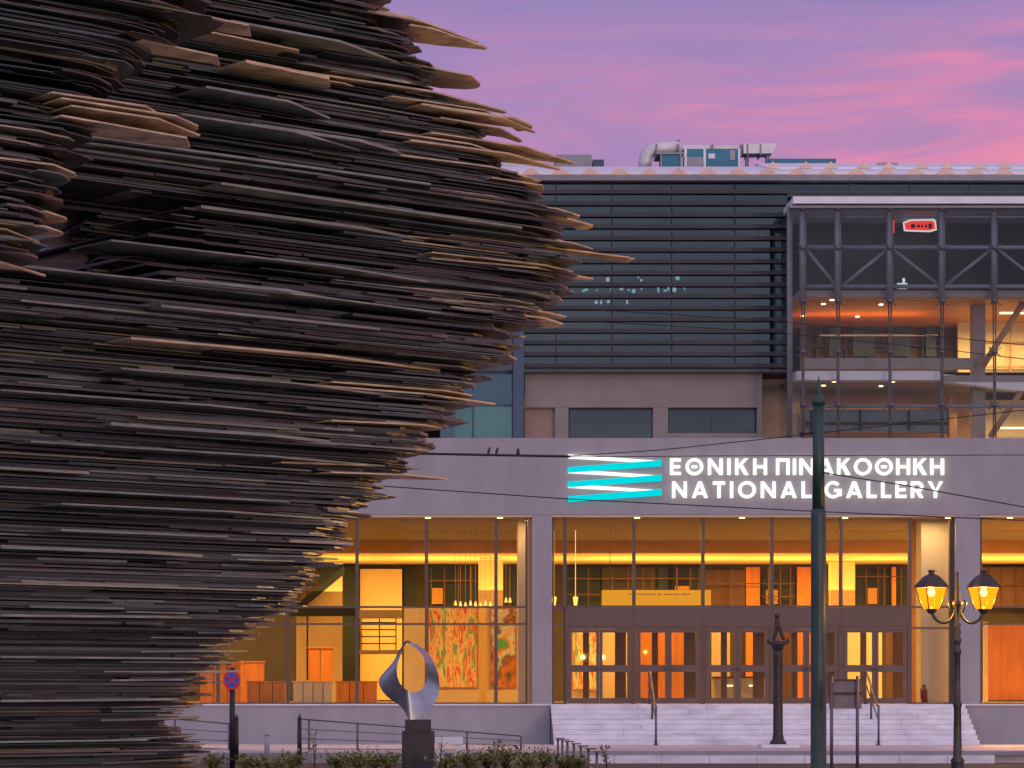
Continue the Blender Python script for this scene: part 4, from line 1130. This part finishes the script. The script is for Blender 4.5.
for px,py,bk,sh,r_,dp in ((251,37,150,2,.01,.42),(220,67,140,2,.01,.36),(197,131,60,1,.01,.5),(200,137,70,0,.01,.6),(190,148,60,2,.0,.5),(160,120,50,1,.02,.4),(75,178,-60,1,.02,.5),(66,222,-60,1,.05,.6),(62,236,-60,1,.05,.6),(40,244,-70,0,.0,.4),(28,262,-70,1,.0,.5),(46,277,-90,0,.0,.3)):
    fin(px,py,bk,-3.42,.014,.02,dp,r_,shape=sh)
# long single sheets laid along the face
for px,py,bk,m in ((330,88,245,'glass_fin_lit'),(360,152,180,'glass_face_sheet'),(430,192,40,'glass_face_sheet'),(480,205,60,'glass_face_sheet'),(330,120,205,'glass_face_sheet'),(520,235,220,'glass_face_sheet'),(470,290,110,'glass_face_sheet'),(500,322,10,'glass_face_sheet'),(470,352,20,'glass_face_sheet'),(440,372,130,'glass_fin_lit'),(400,398,120,'glass_face_sheet'),(340,420,0,'glass_face_sheet'),(370,448,110,'glass_face_sheet'),(420,470,30,'glass_face_sheet'),(290,505,-10,'glass_face_sheet'),(330,520,60,'glass_face_sheet'),(240,560,0,'glass_face_sheet'),(210,590,20,'glass_face_sheet'),(250,620,0,'glass_face_sheet'),(420,160,250,'glass_face_sheet'),(300,60,170,'glass_fin_lit'),(400,65,230,'glass_face_sheet'),(460,250,200,'glass_face_sheet'),(350,305,175,'glass_face_sheet'),(270,302,-30,'glass_face_sheet'),(200,660,0,'glass_face_sheet'),(180,700,0,'glass_face_sheet'),(150,740,-10,'glass_face_sheet'),(230,540,60,'glass_face_sheet'),(380,335,160,'glass_face_sheet')):
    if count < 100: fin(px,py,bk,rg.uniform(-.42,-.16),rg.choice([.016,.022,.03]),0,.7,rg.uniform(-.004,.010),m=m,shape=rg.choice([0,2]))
# pedestal under the sculpture
tag(MB().prism([W2(-2.4,-.3),W2(3.6,-.3),W2(3.6,2.6),W2(-2.4,2.6)],STREET+.121,STREET+.124).build('sculpture_base_plate','plinth_dark'), 'thin dark base plate under the colossal glass sculpture', 'base plate')

# ------------------------------------------------------------------ world, sun, camera
w = bpy.data.worlds.new('World'); S.world = w; w.use_nodes = True
nt = w.node_tree; N = nt.nodes; L = nt.links
bg = N['Background']
SUN_EL, SUN_AZ = R(2.0), R(158)      # low sun behind the viewer's right shoulder (compass angle from +Y, clockwise)
sky = N.new('ShaderNodeTexSky'); sky.sky_type = 'NISHITA'; sky.sun_disc = False; sky.sun_elevation = SUN_EL; sky.sun_rotation = SUN_AZ
tc = N.new('ShaderNodeTexCoord')
sep = N.new('ShaderNodeSeparateXYZ'); L.new(tc.outputs['Generated'], sep.inputs[0])
def mapping(sc, loc=(0,0,0)):
    m = N.new('ShaderNodeMapping'); m.inputs['Scale'].default_value = sc; m.inputs['Location'].default_value = loc
    L.new(tc.outputs['Generated'], m.inputs[0]); return m
def noise(sc, loc, scale, det, rough=.5, dist=0):
    n_ = N.new('ShaderNodeTexNoise'); n_.inputs['Scale'].default_value = scale; n_.inputs['Detail'].default_value = det
    n_.inputs['Roughness'].default_value = rough; n_.inputs['Distortion'].default_value = dist
    L.new(mapping(sc,loc).outputs[0], n_.inputs[0]); return n_
n1 = noise((5,5,34), (2.2,0,.7), 1.6, 7, .55, .5)
# pinkness: cloud noise, more of it towards the skyline
mr = N.new('ShaderNodeMapRange'); mr.inputs['From Min'].default_value = .25; mr.inputs['From Max'].default_value = .17; mr.inputs['To Min'].default_value = -.12; mr.inputs['To Max'].default_value = .22
L.new(sep.outputs['Z'], mr.inputs[0])
ad = N.new('ShaderNodeMath'); ad.operation = 'ADD'; L.new(n1.outputs['Fac'], ad.inputs[0]); L.new(mr.outputs[0], ad.inputs[1])
mx_ = N.new('ShaderNodeMath'); mx_.operation = 'MULTIPLY_ADD'; mx_.inputs[1].default_value = .62; L.new(sep.outputs['X'], mx_.inputs[0]); L.new(ad.outputs[0], mx_.inputs[2])
cr = N.new('ShaderNodeValToRGB'); el = cr.color_ramp.elements
cols = [(.42,(.29,.20,.46)),(.58,(.37,.21,.47)),(.69,(.46,.215,.45)),(.77,(.66,.22,.42)),(.90,(.80,.24,.37))]
while len(el) < len(cols): el.new(.5)
for e,(p,c) in zip(el,cols): e.position = p; e.color = (*c,1)
L.new(mx_.outputs[0], cr.inputs[0])
# brighter lavender and peach glow on the sunset side (behind the viewer)
mb_ = N.new('ShaderNodeMapRange'); mb_.interpolation_type = 'SMOOTHSTEP'
mb_.inputs['From Min'].default_value = .35; mb_.inputs['From Max'].default_value = -.7; L.new(sep.outputs['Y'], mb_.inputs[0])
n2 = noise((1,1,3.2), (4,1,0), 4.0, 6, .55, .6)
crb = N.new('ShaderNodeValToRGB'); eb = crb.color_ramp.elements
eb[0].position = .34; eb[0].color = (.30,.34,.62,1); eb[1].position = .64; eb[1].color = (1.02,.84,1.08,1)
L.new(n2.outputs['Fac'], crb.inputs[0])
cmix = N.new('ShaderNodeMix'); cmix.data_type = 'RGBA'; L.new(crb.outputs[0], cmix.inputs[7])
L.new(mb_.outputs[0], cmix.inputs[0]); L.new(cr.outputs[0], cmix.inputs[6])
# a little of the physical twilight sky on top
sc_ = N.new('ShaderNodeMix'); sc_.data_type = 'RGBA'; sc_.blend_type = 'ADD'; sc_.inputs[0].default_value = .02
L.new(cmix.outputs[2], sc_.inputs[6]); L.new(sky.outputs[0], sc_.inputs[7])
L.new(sc_.outputs[2], bg.inputs[0]); bg.inputs[1].default_value = 1.0
sl = bpy.data.lights.new('sun','SUN'); sl.energy = .4; sl.angle = R(6); sl.color = (1,.62,.45)
so_ = bpy.data.objects.new('sun', sl); COL.objects.link(so_)
dirv = Vector((math.sin(SUN_AZ)*math.cos(SUN_EL), math.cos(SUN_AZ)*math.cos(SUN_EL), math.sin(SUN_EL)))
so_.rotation_euler = dirv.to_track_quat('Z','Y').to_euler()
cam = bpy.data.cameras.new('camera'); co = bpy.data.objects.new('camera', cam); COL.objects.link(co); S.camera = co
co.location = (0,0,CZ); co.rotation_euler = (R(90),0,0)
cam.sensor_width = 36; cam.lens = F*36/1024; cam.shift_x = (512-VX)/1024; cam.shift_y = (VY-384)/1024
cam.clip_end = 3000; cam.clip_start = .1
S.view_settings.view_transform = 'Standard'; S.view_settings.look = 'None'; S.view_settings.exposure = 0; S.view_settings.gamma = 1
S.render.resolution_x = 1024; S.render.resolution_y = 768
S.render.engine = 'CYCLES'
S.cycles.transparent_max_bounces = 16
print('fins', count, 'objects', len(bpy.data.objects))
